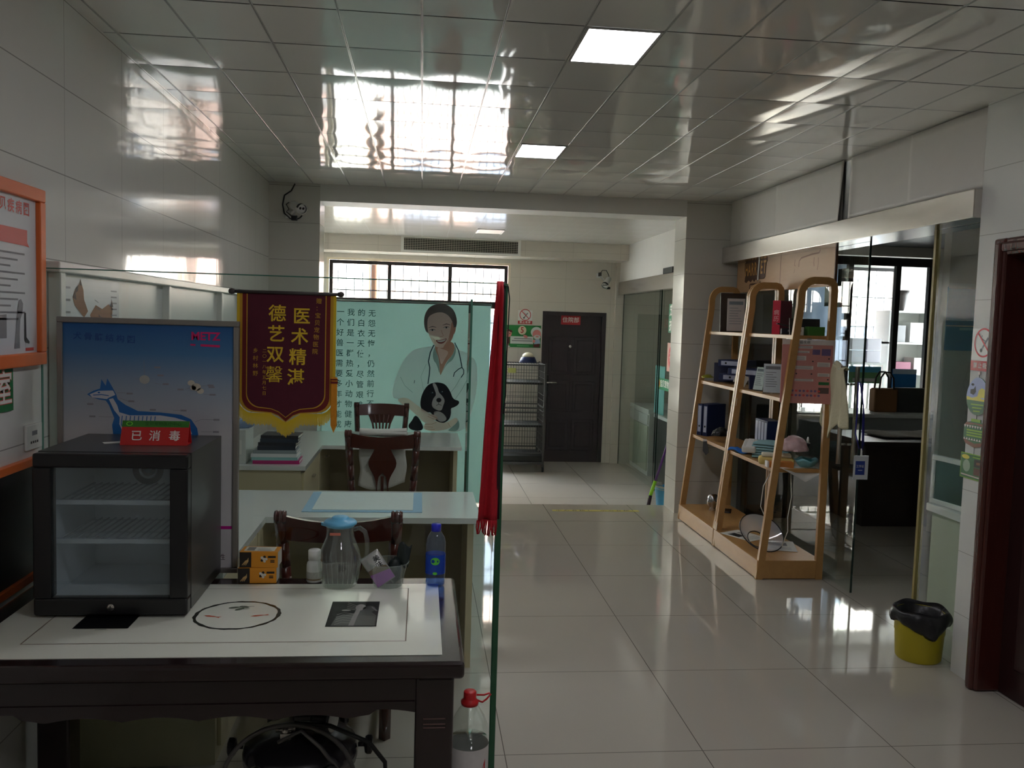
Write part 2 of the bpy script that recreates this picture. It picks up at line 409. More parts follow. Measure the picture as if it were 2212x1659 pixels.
# back wall with window hole: x -1.235..1.14, z .55..2.45
WX0, WX1, WZ0, WZ1 = -1.235, 1.14, .5, 2.455
b = MB()
b.box(XL-.1, WX0, YW, YW+.14, ZB, CB+.1, m_bwall); b.box(WX0, WX1, YW, YW+.14, ZB, WZ0, m_bwall); b.box(WX0, WX1, YW, YW+.14, WZ1, CB+.1, m_bwall)
DX0, DX1, DZ1 = 1.585, 2.44, 1.845
b.box(WX1, DX0, YW, YW+.14, ZB, CB+.1, m_bwall); b.box(DX0, DX1, YW, YW+.14, DZ1, CB+.1, m_bwall); b.box(DX1, 3.46, YW, YW+.14, ZB, CB+.1, m_bwall)
SX0, SX1, SZ0, SZ1 = 5.2, 6.52, .55, 2.58
b.box(3.46, SX0, YW, YW+.14, ZB, CE, m_plaster); b.box(SX0, SX1, YW, YW+.14, ZB, SZ0, m_plaster); b.box(SX0, SX1, YW, YW+.14, SZ1, CE, m_plaster); b.box(SX1, 7.2, YW, YW+.14, ZB, CE, m_plaster)
struct('wall_back', b)
b = MB(); b.box(XL, 2.6, 10.95, YW, 2.51, CB+.003, m_bwall); struct('wall_back_soffit', b)
b = MB(); b.box(2.60, 2.75, YE, YW, 2.255, CB+.003, m_plaster); struct('wall_back_right', b)
b = MB(); b.box(3.46, 3.56, YE, YW, ZB, CE, m_plaster); b.box(2.9, 3.56, YE-.08, YE, 0, CE, m_plaster); struct('wall_side_divider', b)
b = MB(); b.box(7.2, 7.3, 2.4, 10.1, ZB, CE+.05, m_plaster); b.box(7.2, 7.3, 11.35, YW+.1, ZB, CE+.05, m_plaster); b.box(7.2, 7.3, 10.1, 11.35, ZB, .7, m_plaster); b.box(7.2, 7.3, 10.1, 11.35, 2.5, CE+.05, m_plaster); struct('wall_side_right', b)
b = MB(); b.box(2.9, 7.2, 2.3, 2.4, 0, CE+.05, m_plaster); struct('wall_side_front', b)
b = MB(); b.box(4.37, 5.35, 6.9, 7.0, 0, CE, m_plaster); struct('wall_side_stub', b)
b = MB(); b.box(XL-.1, XR+.2, YF-.12, YF, 0, CE+.05, m_plaster); struct('wall_front', b)
def window(name, x0, x1, z0, z1, y, mull, bar_x, bar_z, frame_m, outer=None, transom=None):
    w = MB(); t = .045
    if outer is not None:
        o = MB(); o.box(x0, x1, y+.001, y+.03, z1-.03, z1, outer); o.box(x0, x1, y-.02, y+.03, z0, z0+.03, outer); o.box(x0, x0+.03, y+.001, y+.03, z0+.03, z1-.03, outer); o.box(x1-.03, x1, y+.001, y+.03, z0+.03, z1-.03, outer)
    a, c = (x0+.03, x1-.03) if outer is not None else (x0, x1); d, e = (z0+.03, z1-.03) if outer is not None else (z0, z1)
    w.box(a, c, y+.04, y+.09, e-t, e, frame_m); w.box(a, c, y+.04, y+.09, d, d+t, frame_m)
    for q in (a, c-t): w.box(q, q+t, y+.04, y+.09, d+t, e-t, frame_m)
    for q in mull: w.box(q-t/2, q+t/2, y+.04, y+.09, d+t, e-t, frame_m)
    if transom: w.box(a+t, c-t, y+.035, y+.095, transom-.045, transom+.045, frame_m)
    ob = struct(name, w)
    g = MB(); g.box(a+t, c-t, y+.06, y+.066, d+t, e-t, m_wglass); g = put('pane', g, ob)
    k = MB()
    n = int((c-a)/bar_x)
    for i in range(1, n): k.cyl((a+i*(c-a)/n, y+.125, z0), (a+i*(c-a)/n, y+.125, z1), .006, m_bar, 6)
    n = int((e-d)/bar_z)
    for i in range(1, n): k.box(a, c, y+.118, y+.132, d+i*(e-d)/n-.007, d+i*(e-d)/n+.007, m_bar)
    put('security_bars', k, ob)
    if outer is not None: put('outer_frame', o, ob)
    return ob
m_bar = mat('grey_steel_bar', (120, 120, 124), rough=.45, var=.05)
m_cream = mat('cream_window_trim', (226, 214, 190), rough=.4, var=.03)
window('window_1', WX0, WX1, WZ0, WZ1, YW, (-.435, .349), .105, .32, m_blackal, m_cream, 1.90)
window('window_2', SX0, SX1, SZ0, SZ1, YW, (5.86,), .12, .4, m_blackal)
w = MB()
for y in (10.1, 10.7, 11.3): w.box(7.22, 7.27, y, y+.05, .7, 2.5, m_blackal)
w.box(7.22, 7.27, 10.15, 11.3, 2.45, 2.5, m_blackal); w.box(7.22, 7.27, 10.15, 11.3, .7, .75, m_blackal); ob = struct('window_added', w)  # window added out of view to brighten the side room
g = MB(); g.box(7.24, 7.246, 10.15, 11.3, .75, 2.45, m_wglass); put('pane', g, ob)

# daylight side: yard, house fronts and a tree outside the barred windows
m_yard = mat('concrete_yard', (168, 164, 156), rough=.9, var=.1)
b = MB(); b.box(-14, 22, YW+.5, 34, -.6, -.5, m_yard); b.box(-14, 18, -24, YF-.4, -.3, -.2, m_yard); struct('ground', b)
def house(x0, x1, y, h, col, wcol, label, seed):
    rnd = random.Random(seed); t = bpy.data.objects.new('house', None); COL.objects.link(t); t.location = (x0, y, -.5); t['kind'] = 'structure'
    m = mat('house_wall_%d' % seed, col, rough=.85, var=.07, vscale=1.2); wm = mat('house_glass', (120, 128, 140), rough=.15, var=.1)
    k = MB(); k.box(0, x1-x0, 0, 5, 0, h, m); k.box(-.15, x1-x0+.15, -.2, 5.1, h, h+.2, mat('roof_slab', (150, 140, 130), rough=.9)); part('wall', k, t)
    for i in range(int((x1-x0)/1.6)):
        for j in range(int(h/2.8)):
            q = MB(); q.box(.5+i*1.6, 1.4+i*1.6, -.03, .02, 1+j*2.8, 2.3+j*2.8, wm); part('window', q, t)
    return t
house(-7.5, -1.2, 18.5, 8, (236, 226, 206), 0, 'cream plastered house seen through the left of the back window', 1)
house(-1.0, 2.2, 19.5, 8.5, (232, 196, 178), 0, 'salmon coloured house seen through the middle of the back window', 2)
house(2.6, 12.5, 18.8, 7, (236, 222, 206), 0, 'pale beige house outside the side room window', 3)

# ------------------------------------------------------------------ doors
d = MB(); d.box(DX0+.0, DX1, YW+.05, YW+.1, ZB, DZ1, m_dkdoor)
for px in (0, 1):   # moulded panels
    for pz, hh in ((.0, .42), (.5, .42), (1.0, .5)):
        xa = DX0+.1+px*.34; za = ZB+.16+pz*1.02
        d.rbox(xa, xa+.3, YW+.042, YW+.054, za, za+hh, m_dkdoor, .01)
        d.rbox(xa+.04, xa+.26, YW+.036, YW+.05, za+.04, za+hh-.04, m_dkdoor, .008)
d.box(DX0, DX0+.05, YW-.005, YW+.05, ZB+.01, DZ1, m_dkdoor); d.box(DX1-.05, DX1, YW-.005, YW+.05, ZB+.01, DZ1, m_dkdoor); d.box(DX0+.05, DX1-.05, YW-.005, YW+.05, DZ1-.05, DZ1, m_dkdoor)
door1 = struct('door_1', d, 'dark brown panelled security door with a small red ward sign')
k = MB(); k.rbox(1.655, 1.695, YW+.015, YW+.05, .78, 1.0, m_black, .006); k.cyl((1.675, YW+.03, .9), (1.675, YW-.03, .9), .011, m_steel); k.cyl((1.668, YW-.025, .9), (1.80, YW-.025, .9), .011, m_steel); put('handle', k, door1)
k = MB(); k.lathe([(.024, 0), (.024, .006), (.012, .012), (.001, .012)], m_steel, 16, T(1.975, YW+.05, 1.385) @ RX(PI/2)); put('peephole', k, door1)
m_sgred = mat('red_sign', (178, 34, 40), rough=.4, var=.04); m_sgwhite = mat('white_print', (228, 224, 216), rough=.5, var=.02)
k = MB(); F = face_front(1.97, YW+.034, 1.735); k.box(-.13, .13, -.06, .06, -.012, .0, m_sgred, F); k.text('住院部', 0, 0, .076, m_sgwhite, F, .001, .012); put('ward_sign', k, door1)
# red brown door frame at the right edge
d = MB()
for q, (y0, y1, x0) in enumerate(((3.785, 3.87, 2.66), (2.85, 2.93, 2.66))):
    d.rbox(x0, XR+.2, y0, y1, 0, 2.15, m_reddoor, .012); 
d.rbox(2.645, 2.69, 3.80, 3.845, .0, 2.13, m_reddoor, .012); d.rbox(2.66, XR+.2, 2.93, 3.785, 2.07, 2.15, m_reddoor, .012); d.rbox(2.645, 2.69, 2.95, 3.80, 2.085, 2.13, m_reddoor, .012)
door2 = struct('door_2', d, 'red brown moulded door frame with a dark door at the right edge')
k = MB(); k.box(2.78, 2.83, 2.93, 3.785, .005, 2.07, wood_mat('dark_red_leaf', (52, 25, 24), (38, 19, 19), rough=.3, scale=(9, 9, 1)))
for z0, z1 in ((.15, .9), (1.05, 1.95)): k.rbox(2.765, 2.785, 3.03, 3.68, z0, z1, MC['dark_red_leaf'], .012)
put('door_leaf', k, door2)

# ------------------------------------------------------------------ glazing of the side rooms
def sheet(name, x0, x1, y0, y1, z0, z1, label, edge='y', m=None, cat='glass partition'):
    o = MB(); o.box(x0, x1, y0, y1, z0, z1, m or m_glass); ob = struct(name, o, label, cat)
    e = MB(); t = .0006; m_e = m_gedge if x1 < 2 else mat('glass_edge_dark', (26, 44, 38), rough=.12, var=.05)
    if edge == 'y':
        for q in (y0, y1): e.box(x0-t, x1+t, q-.002, q+.002, z0, z1, m_e)
    else:
        for q in (x0, x1): e.box(q-.002, q+.002, y0-t, y1+t, z0, z1, m_e)
    e.box(x0-t, x1+t, y0, y1, z1-.002, z1+.002, m_e); put('glass_edge', e, ob)
    return ob
b = MB(); b.rbox(2.66, 2.95, 4.04, YP, 2.27, 2.41, m_steel, .004); struct('trim_1', b, 'brushed steel header above the glass front on the right', 'header')
sheet('glass_partition', 2.809, 2.821, 5.30, YP, .0, 2.27, 'fixed glass sheet behind the wooden shelves')
sheet('glass_partition', 2.809, 2.821, 4.04, 4.575, .0, 2.27, 'narrow fixed glass sheet beside the white wall end')
b = MB(); b.box(2.80, 2.83, 4.565, 4.585, .0, 2.27, mat('yellowed_seal', (150, 136, 82), rough=.5)); struct('trim_2', b, 'yellowed rubber seal on the edge of the narrow glass', 'seal')
b = MB(); b.rbox(2.58, 2.75, YE, 11.4, 2.09, 2.255, m_steel, .004); struct('trim_3', b, 'steel header above the far right glass room', 'header')
sheet('glass_partition', 2.655, 2.667, 9.55, 11.4, ZB, 2.09, 'far right glass sheet next to the dark door wall')
sheet('glass_partition', 2.675, 2.687, YE+.02, 9.7, ZB, 2.09, 'glass sheet behind the right pillar')
b = MB(); b.rbox(2.585, 2.6, 8.93, 9.29, 2.258, 2.32, m_black, .004); solo('pipe_slot', b, 'small black slot above the far steel header', 'slot')
b = MB(); b.box(2.55, 2.66, 11.405, 11.45, ZB, CB, m_bwall); struct('trim_4', b)

# ------------------------------------------------------------------ lamps
m_led = mat('led_diffuser', (255, 255, 255), rough=.3, var=0, emit=(248, 246, 255), estr=5.4)
for i, (lx, ly) in enumerate(LIGHTS):
    t = thing('ceiling_light', ['white rectangular ceiling light panel nearest the viewer', 'second white ceiling light panel, near the beam', 'white ceiling light panel overhead, out of the picture', 'white ceiling light panel far behind the viewer'][i], 'light', (lx+PX/2, ly+PY/2, CE), 0, 'lit ceiling panels')
    k = MB(); hx, hy = PX/2-.006, PY/2-.004
    for a in (-1, 1):
        k.box(-hx, hx, a*hy-.006, a*hy+.006, -.004, .01, m_keel) if 0 else None
    k.box(-hx, hx, -hy, -hy+.01, -.005, .002, m_keel); k.box(-hx, hx, hy-.01, hy, -.005, .002, m_keel); k.box(-hx, -hx+.01, -hy+.01, hy-.01, -.005, .002, m_keel); k.box(hx-.01, hx, -hy+.01, hy-.01, -.005, .002, m_keel); part('frame', k, t)
    k = MB(); k.box(-hx+.01, hx-.01, -hy+.01, hy-.01, -.003, .0, m_led); part('diffuser', k, t)
t = thing('ceiling_light', 'unlit ceiling light panel in the back room', 'light', (.589+PX/2, YE+.4427*4.5, CB))
k = MB(); k.box(-.15, .15, -.218, .218, -.004, .002, mat('unlit_diffuser', (222, 212, 200), rough=.4)); part('diffuser', k, t)
k = MB(); k.box(-.152, -.13, -.218, .218, -.009, -.0042, m_white); k.box(.13, .152, -.218, .218, -.009, -.0042, m_white); k.box(-.135, .135, -.218, -.212, -.006, -.0042, m_white); k.box(-.135, .135, .212, .218, -.006, -.0042, m_white); part('frame', k, t)
# air-conditioning grille on the soffit
t = thing('air_vent', 'long dark slatted air vent on the soffit above the window', 'vent', (.465, 10.95, 2.617))
k = MB(); F = face_front(0, 0, 0)
k.box(-.745, .745, -.012, -.001, .075, .1, m_white); k.box(-.745, .745, -.012, -.001, -.1, -.075, m_white); k.box(-.745, -.71, -.012, -.001, -.075, .075, m_white); k.box(.71, .745, -.012, -.001, -.075, .075, m_white); part('frame', k, t)
k = MB(); k.box(-.71, .71, -.003, -.0012, -.075, .075, mat('vent_dark', (40, 40, 36), rough=.8)); part('backing', k, t)
k = MB()
for i in range(7): z = -.064+i*.0213; k.box(-.71, .71, -.011, -.0035, z-.0028, z+.0028, mat('vent_slat', (176, 170, 156), rough=.5))
for i in range(47): x = -.69+i*.03; k.box(x-.0015, x+.0015, -.0085, -.0036, -.075, .075, MC['vent_slat'])
part('slats', k, t)
# ================================================================== the table in front and what stands on it
m_tab = wood_mat('dark_table_wood', (38, 23, 23), (26, 16, 17), rough=.2, scale=(2, 14, 14), coat=.3)
TX, TY = -.5675, 2.67
t = thing('table', 'long dark wooden table in the foreground with scalloped apron', 'table', (TX, TY, 0))
k = MB(); k.rbox(-.7025, .7025, -.39, .39, .732, .78, m_tab, .012, 3); part('tabletop', k, t)
def apron(L):
    P = [(-L, .12), (-L, 0)]; n = 60
    for i in range(n+1):
        u = -L+2*L*i/n; s = abs(math.sin(i/n*PI*6)); P.append((u, .0+.012*s+(.012 if abs(u) > L-.12 else 0)))
    P += [(L, .12)]
    return P
k = MB(); k.prism(apron(.585), -.012, .012, m_tab, face_front(0, -.345, .615)); k.box(-.57, .57, -.3615, -.357, .655, .662, m_tab); part('front_apron', k, t)
k = MB(); k.prism(apron(.585), -.012, .012, m_tab, face_front(0, .345, .615)); part('back_apron', k, t)
for sx in (-1, 1):
    k = MB(); k.box(sx*.655-.012, sx*.655+.012, -.285, .285, .615, .732, m_tab); part('side_apron', k, t)
for sx in (-1, 1):
    for sy in (-1, 1):
        k = MB(); x, y = sx*.624, sy*.32; k.rbox(x-.052, x+.052, y-.05, y+.05, 0, .732, m_tab, .008)
        for z in (.59, .60, .615): k.box(x-.03, x+.03, y-.0515, y-.0495, z, z+.003, mat('worn_edge', (96, 72, 66), rough=.4))
        part('leg', k, t)
# laminated sheet on the table
m_sheet = mat('laminated_sheet', (232, 235, 220), rough=.12, var=.03, coat=.4); m_line = mat('brown_ink', (104, 84, 62), rough=.3); m_ink = mat('black_ink', (22, 26, 18), rough=.25); m_redink = mat('vermilion_ink', (190, 88, 56), rough=.4); m_leaf = mat('sage_ink', (88, 98, 82), rough=.4)
k = MB(); z0 = .7803; k.box(-1.2, .075, 2.335, 2.978, z0, z0+.0012, m_sheet); F = face_up(0, 0, z0+.0012)
for a in ((-1.07, -.026, 2.437, 2.4405), (-1.07, -.026, 2.925, 2.928), (-1.0715, -1.068, 2.437, 2.928), (-.0285, -.025, 2.437, 2.928)): k.rect(a[0], a[1], a[2], a[3], m_line, F, .0003)
cx, cy = -.541, 2.668; vs = []; n = 72
for i in range(n):
    a = 2*PI*i/n; ro = .129+.0015*math.sin(i*1.7); ri = .116+.004*abs(math.sin(4*a))
    vs += [(cx+ri*math.cos(a), cy+ri*math.sin(a), .0004), (cx+ro*math.cos(a), cy+ro*math.sin(a), .0004)]
k.add(vs, [(2*i, 2*i+1, 2*((i+1) % n)+1, 2*((i+1) % n)) for i in range(n)], m_ink, False, F)
for (x, y, r, m) in ((-.565, 2.735, .3, m_leaf), (-.535, 2.742, -.4, m_leaf), (-.545, 2.72, .8, m_leaf)):
    k.disc(x, y, .017, .009, m, F, .0004, 10, r); k.stroke([(x+.01, y), (x+.03, y+.004)], .004, m, F, .0005)
for (x, y, r) in ((-.615, 2.655, -.35), (-.475, 2.66, .25)):
    c, s = math.cos(r), math.sin(r)
    k.poly([(x+a*c-d*s, y+a*s+d*c) for a, d in ((-.026, 0), (-.012, .007), (.006, .006), (.016, .002), (.03, .008), (.026, 0), (.03, -.006), (.014, -.002), (-.01, -.007))], m_redink, F, .0004)
solo('table_sheet', k, 'glossy white sheet with a black ring drawing covering the dark table', 'table sheet', (0, 0, 0))
m_film = mat('xray_film', (12, 13, 15), rough=.4, spec=.2); m_bone = mat('xray_bone', (124, 118, 118), rough=.3, var=.2, vscale=40); m_bone2 = mat('xray_tissue', (46, 44, 45), rough=.3, var=.25, vscale=30)
def xray(x0, x1, y0, y1, label, pic):
    k = MB(); z = z0+.0022; k.box(x0, x1, y0, y1, z, z+.0006, m_film); F = face_up((x0+x1)/2, (y0+y1)/2, z+.0006)
    if pic:
        k.poly([(-.06, -.11), (-.05, -.03), (0, .0), (.04, .04), (.07, -.02), (.07, -.11)], m_bone2, F, .0003)
        k.stroke([(.0, -.11), (.005, -.04), (.012, .03), (.014, .07)], [.016, .015, .014, .02], m_bone, F, .0005)
        k.disc(.018, .055, .016, .03, m_bone, F, .0006); k.disc(.045, .04, .02, .03, m_bone2, F, .0006); k.stroke([(.052, .06), (.07, .02)], .006, m_bone, F, .0007)
        for i in range(5): k.stroke([(.006, -.09+i*.02), (-.03, -.08+i*.022), (-.05, -.1+i*.022)], .003, m_bone, F, .0004)
        for i in range(4): k.stroke([(.005, .03+i*.013), (-.025, .05+i*.017)], .003, m_bone, F, .0004)
        k.disc(-.025, .028, .014, .007, m_bone, F, .0004)
    else: k.stroke([(-.01, -.085), (.02, -.08)], .003, m_bone2, F, .0004)
    solo('xray_film', k, label, 'x-ray film', (0, 0, 0))
xray(-.266, -.116, 2.557, 2.785, 'dark x-ray film showing pale bones on the table sheet', True)
xray(-.98, -.826, 2.555, 2.70, 'black x-ray film tucked under the front of the small fridge', False)
# small fridge
m_frb = mat('fridge_black', (20, 20, 22), rough=.28, var=.05); m_frt = mat('fridge_grey_lacquer', (62, 62, 60), rough=.3, var=.04); m_lin = mat('fridge_liner', (214, 220, 222), rough=.4, var=.03)
m_fglass = glass_mat('fridge_door_glass', (238, 242, 244), 1.6, haze=.05)  # haze puts a pale reflected veil into the fridge door glass
FX, FW = -.9035, .2205
t = thing('fridge', 'small black glass door fridge standing on the table', 'fridge', (FX, 2.645, .783))
D0, D1, H = .045, .435, .492
k = MB(); W = FW
k.box(-W, W, D0, D1, .465, H, m_frt); k.box(-W, W, D0, D1, .012, .045, m_frb); k.box(-W, -W+.028, D0, D1, .045, .465, m_frb); k.box(W-.028, W, D0, D1, .045, .465, m_frt); k.box(-W+.028, W-.028, D1-.03, D1, .045, .465, m_frb)
part('body', k, t)
k = MB(); a = W-.0282
k.box(-a, -a+.004, D0, D1-.034, .045, .465, m_lin); k.box(a-.004, a, D0, D1-.034, .045, .465, m_lin); k.box(-a, a, D1-.034, D1-.0302, .045, .465, m_lin); k.box(-a, a, D0, D1-.034, .0452, .049, m_lin); k.box(-a, a, D0, D1-.034, .461, .4648, m_lin)
k.rbox(-.02, .10, D1-.11, D1-.035, .40, .455, mat('fridge_fan_box', (120, 122, 120), rough=.5), .008)
k.ring(0, 0, .03, .05, MC['black_plastic'], face_front(.01, D1-.112, .39), 0, 24); k.ring(0, 0, .012, .022, MC['black_plastic'], face_front(.01, D1-.112, .39), 0, 24)
part('liner', k, t)
d = MB(); gz0, gz1, gx = .058, .449, .168
d.rbox(-W, W, 0, .04, gz1, H-.001, m_frb, .006); d.rbox(-W, W, 0, .04, .006, gz0, m_frb, .006); d.rbox(-W, -gx, 0, .04, gz0, gz1, m_frb, .004); d.rbox(gx, W, 0, .04, gz0, gz1, m_frb, .004)
door = part('door', d, t)
k = MB(); k.box(-gx, gx, .012, .018, gz0, gz1, m_fglass); part('glass', k, door)
k = MB(); k.lathe([(.011, 0), (.011, .004), (.008, .006), (.001, .006)], m_steel, 20, T(0, 0, .032) @ RX(PI/2)); k.box(-.0015, .0015, -.0075, -.006, .026, .038, m_black); part('lock', k, door, 'round steel lock')
for i, z in enumerate((.205, .325)):
    k = MB(); m_sh = mat('fridge_shelf', (200, 206, 208), rough=.2, var=.02)
    k.box(-a+.006, a-.006, D0+.03, D0+.045, z, z+.014, m_sh)
    for q in range(17): x = -a+.012+q*(2*a-.024)/16; k.box(x-.0015, x+.0015, D0+.045, D1-.05, z+.006, z+.010, m_sh)
    for q in (.2, .37): k.box(-a+.006, a-.006, q, q+.004, z+.002, z+.006, m_sh)
    part('shelf', k, t)
for sx in (-1, 1):
    for y in (.07, .40):
        k = MB(); k.cyl((sx*.18, y, 0), (sx*.18, y, .012), .014, m_black, 12); part('foot', k, t)
# tent card on the fridge
t = thing('tent_card', 'red folded card with white characters standing on the fridge', 'sign', (-.8355, 2.86, 1.2755), math.radians(2))
m_cg = mat('card_green', (52, 120, 40), rough=.35); m_cr = mat('card_red', (196, 40, 40), rough=.3, var=.03)
k = MB(); hx, hd, hz = .102, .032, .074
L = math.hypot(hd, hz); ang = math.atan2(hz, hd)
F = T(0, -hd, 0) @ RX(ang) ; 
k.box(-hx, hx, 0, L, -.002, 0, m_cr, F); k.box(-hx, hx, L*.74, L, 0, .0006, m_cg, F)
k.text('已', -.055, L*.36, .036, m_sgwhite, F, .0008, .012); k.text('消', 0, L*.36, .036, m_sgwhite, F, .0008, .012); k.text('毒', .06, L*.36, .036, m_sgwhite, F, .0008, .012)
k.ring(-.08, L*.87, .007, .010, mat('lime_print', (120, 220, 60), rough=.4), F, .001, 20, .7); k.text('宝贝宠物医疗中心', .022, L*.87, .014, mat('dark_green_print', (24, 70, 24), rough=.5), F, .001)
k.box(-hx, hx, -hd+.002, hd, 0, .0015, m_cr)
part('front_leaf', k, t)
k = MB(); F2 = T(0, hd, 0) @ RX(PI-ang); k.box(-hx, hx, 0, L-.003, 0, .002, m_cr, F2); part('back_leaf', k, t)
m_paper = mat('white_paper', (222, 222, 214), rough=.6, var=.03)
k = MB(); k.box(-.03, .03, -.02, .02, 0, .0006, m_paper); solo('paper_slip', k, 'small white slip of paper lying beside the red card', 'paper', (-.972, 2.875, 1.2755), .5)
# framed chart
m_al = mat('silver_frame', (150, 146, 140), rough=.35, metal=.5, var=.05)
def chart_paper():
    m = mat('chart_paper', (255, 255, 255), rough=.35, var=0); nt = m.node_tree; N = nt.nodes; L = nt.links
    tc = N.new('ShaderNodeTexCoord'); sp = N.new('ShaderNodeSeparateXYZ'); L.new(tc.outputs['Object'], sp.inputs[0])
    mr = N.new('ShaderNodeMapRange'); mr.inputs[1].default_value = .02; mr.inputs[2].default_value = .87; L.new(sp.outputs['Z'], mr.inputs[0])
    rp = N.new('ShaderNodeValToRGB'); L.new(mr.outputs[0], rp.inputs[0]); e = rp.color_ramp.elements
    e[0].position = 0; e[0].color = lin((206, 204, 206)); e[1].position = 1; e[1].color = lin((20, 88, 150))
    for p, c in ((.55, (196, 196, 198)), (.74, (150, 166, 182)), (.88, (70, 122, 168))): q = e.new(p); q.color = lin(c)
    L.new(rp.outputs[0], N['Principled BSDF'].inputs['Base Color']); return m
m_chart = chart_paper(); m_cb = mat('chart_blue', (36, 108, 178), rough=.35); m_cb2 = mat('chart_title_blue', (24, 76, 140), rough=.35); m_pk = mat('chart_pink', (222, 30, 110), rough=.35); m_lt = mat('chart_bone_white', (206, 210, 216), rough=.4); m_gy = mat('chart_grey_text', (140, 140, 146), rough=.5); m_mg = mat('chart_magenta', (190, 20, 140), rough=.4)
t = thing('framed_chart', 'silver framed animal skeleton chart leaning behind the fridge', 'poster', (-.932, 3.10, .783))
W, Hh, fr = .302, .888, .019
k = MB(); k.rbox(-W, W, 0, .022, Hh-fr, Hh, m_al, .003); k.rbox(-W, W, 0, .022, 0, fr, m_al, .003); k.rbox(-W, -W+fr, 0, .022, fr, Hh-fr, m_al, .003); k.rbox(W-fr, W, 0, .022, fr, Hh-fr, m_al, .003); part('frame', k, t)
k = MB(); k.box(-W+fr, W-fr, .008, .016, fr, Hh-fr, m_chart); F = face_front(0, .008, 0)
S = .5685/1660.
def cp(zx, zy): return (-.284+(zx-360)*S, Hh-fr-(zy-190)*S)
def cpl(P): return [cp(*p) for p in P]
k.poly(cpl([(590,905),(650,868),(715,845),(728,750),(770,815),(785,740),(835,830),(870,900),(885,950),(960,1005),(1080,1065),(1300,1075),(1500,1095),(1600,1140),(1660,1230),(1690,1420),(1600,1500),(1560,1330),(1400,1300),(1000,1330),(960,1500),(860,1500),(830,1210),(850,1140),(800,1010),(770,965),(700,955),(630,930)]), m_cb, F, .0006)
k.poly(cpl([(615,905),(700,868),(840,862),(862,905),(800,935),(780,950),(640,935)]), m_lt, F, .0012)
k.poly(cpl([(800,950),(840,940),(880,1010),(900,1080),(1000,1110),(1300,1105),(1440,1125),(1560,1160),(1610,1290),(1500,1290),(940,1300),(900,1200),(905,1130),(850,1060)]), m_lt, F, .0012)
k.stroke(cpl([(650,912),(730,905),(800,915)]), .003, m_cb, F, .0018); k.disc(*cp(705, 885), .004, .003, m_cb, F, .0018)
for i in range(9): k.stroke(cpl([(930+i*40,1115),(920+i*40,1200),(950+i*40,1280)]), .003, m_cb, F, .0018)
for i, ch in enumerate('犬骨骼结构图'): k.text(ch, *cp(500+i*103, 325+i*5), .028, m_cb2, F, .0008, .012)
k.text('METZ', *cp(1738, 298), .0385, m_pk, F, .0008, .03); k.stroke(cpl([(1590,382),(1640,384)]), .006, m_pk, F, .0008); k.stroke(cpl([(1690,385),(1880,392)]), .008, m_pk, F, .0008)
for (zx, zy) in ((1270,620),(1300,700),(1350,787),(1000,890),(1015,967),(620,1003),(640,1127),(1225,1050),(1525,1052),(1850,1140),(1790,790),(1800,808),(1810,885),(1495,838),(1845,1265)): k.stroke([cp(zx-30, zy), cp(zx+30, zy)], .006, m_gy, F, .0008)
for P in (((880,882),(960,885)),((900,935),(980,965)),((700,1127),(840,1130)),((1240,780),(1300,787)),((1050,740),(1200,740)),((1420,1050),(1490,1052)),((1640,1165),(1700,1140),(1820,1140)),((1700,1265),(1810,1265)),((1140,550),(1145,700)),((1540,838),(1600,810)),((1700,800),(1755,795)),((1720,880),(1780,885))): k.stroke(cpl(P), .0012, m_gy, F, .0008)
k.disc(*cp(1145, 745), .017, .015, mat('chart_joint', (176, 180, 172), rough=.5), F, .001); 
for (a, c, r) in ((1600,770,.012),(1650,810,.016),(1690,850,.012),(1620,820,.01)): k.disc(*cp(a, c), r, r*.8, mat('chart_cream', (204, 198, 180), rough=.5), F, .001)
k.stroke([(.2, .32-.0), (.28, .32)], .012, m_mg, F, .0008) if 0 else k.stroke([(.19, .162), (.281, .162)], .011, m_mg, F, .0008)
k.text('性', .247, .055, .024, mat('chart_dark', (70, 50, 60), rough=.5), F, .0008); k.stroke([(.205, .055), (.232, .055)], .02, mat('chart_dark2', (110, 90, 100), rough=.5), F, .0007)
part('print', k, t)
# award banner on the glass
m_ban = mat('maroon_velvet', (84, 22, 40), rough=.85, var=.12, vscale=40); m_gold = mat('gold_thread', (196, 150, 36), rough=.6, var=.1, vscale=60); m_dkr = mat('banner_red_border', (110, 26, 24), rough=.8); m_fr = film_mat('yellow_fringe', (224, 190, 60), .5); m_yt = mat('banner_yellow_text', (226, 190, 40), rough=.5)
t = thing('award_banner', 'maroon award banner with gold characters hanging on the glass', 'banner', (-.476, 3.148, 1.264))
def shield(hw, z0, notch, r=.05, top=.514):
    P = [(-hw, top), (-hw, z0+r)]
    for i in range(1, 9): a = PI+i/8*PI/2; P.append((-hw+r+r*math.cos(a), z0+r+r*math.sin(a)))
    P += [(-.05, z0-.004), (-.025, z0-.014), (0, notch), (.025, z0-.014), (.05, z0-.004)]
    for i in range(0, 9): a = -PI/2+i/8*PI/2; P.append((hw-r+r*math.cos(a), z0+r+r*math.sin(a)))
    P += [(hw, top)]
    return P
F = face_front(0, 0, 0)
k = MB(); k.prism(shield(.162, .088, .052), -.003, -.001, m_gold, F); k.prism(shield(.152, .092, .056), -.001, .0, m_dkr, F); k.prism(shield(.138, .103, .069), .0, .0008, m_gold, F); k.prism(shield(.1345, .106, .072), .0008, .0014, m_ban, F)
G = F
for i, ch in enumerate('医术精湛'): k.text(ch, .052-.006*i, .428-.0725*i, .062, m_yt, G, .002, .014)
for i, ch in enumerate('德艺双馨'): k.text(ch, -.032-.003*i, .435-.072*i, .062, m_yt, G, .002, .014 if i < 3 else .0)
k.vtext('赠：宝贝宠物医院', .112, .485, .0205, .0255, m_gold, G, .002, .004, -.0017)
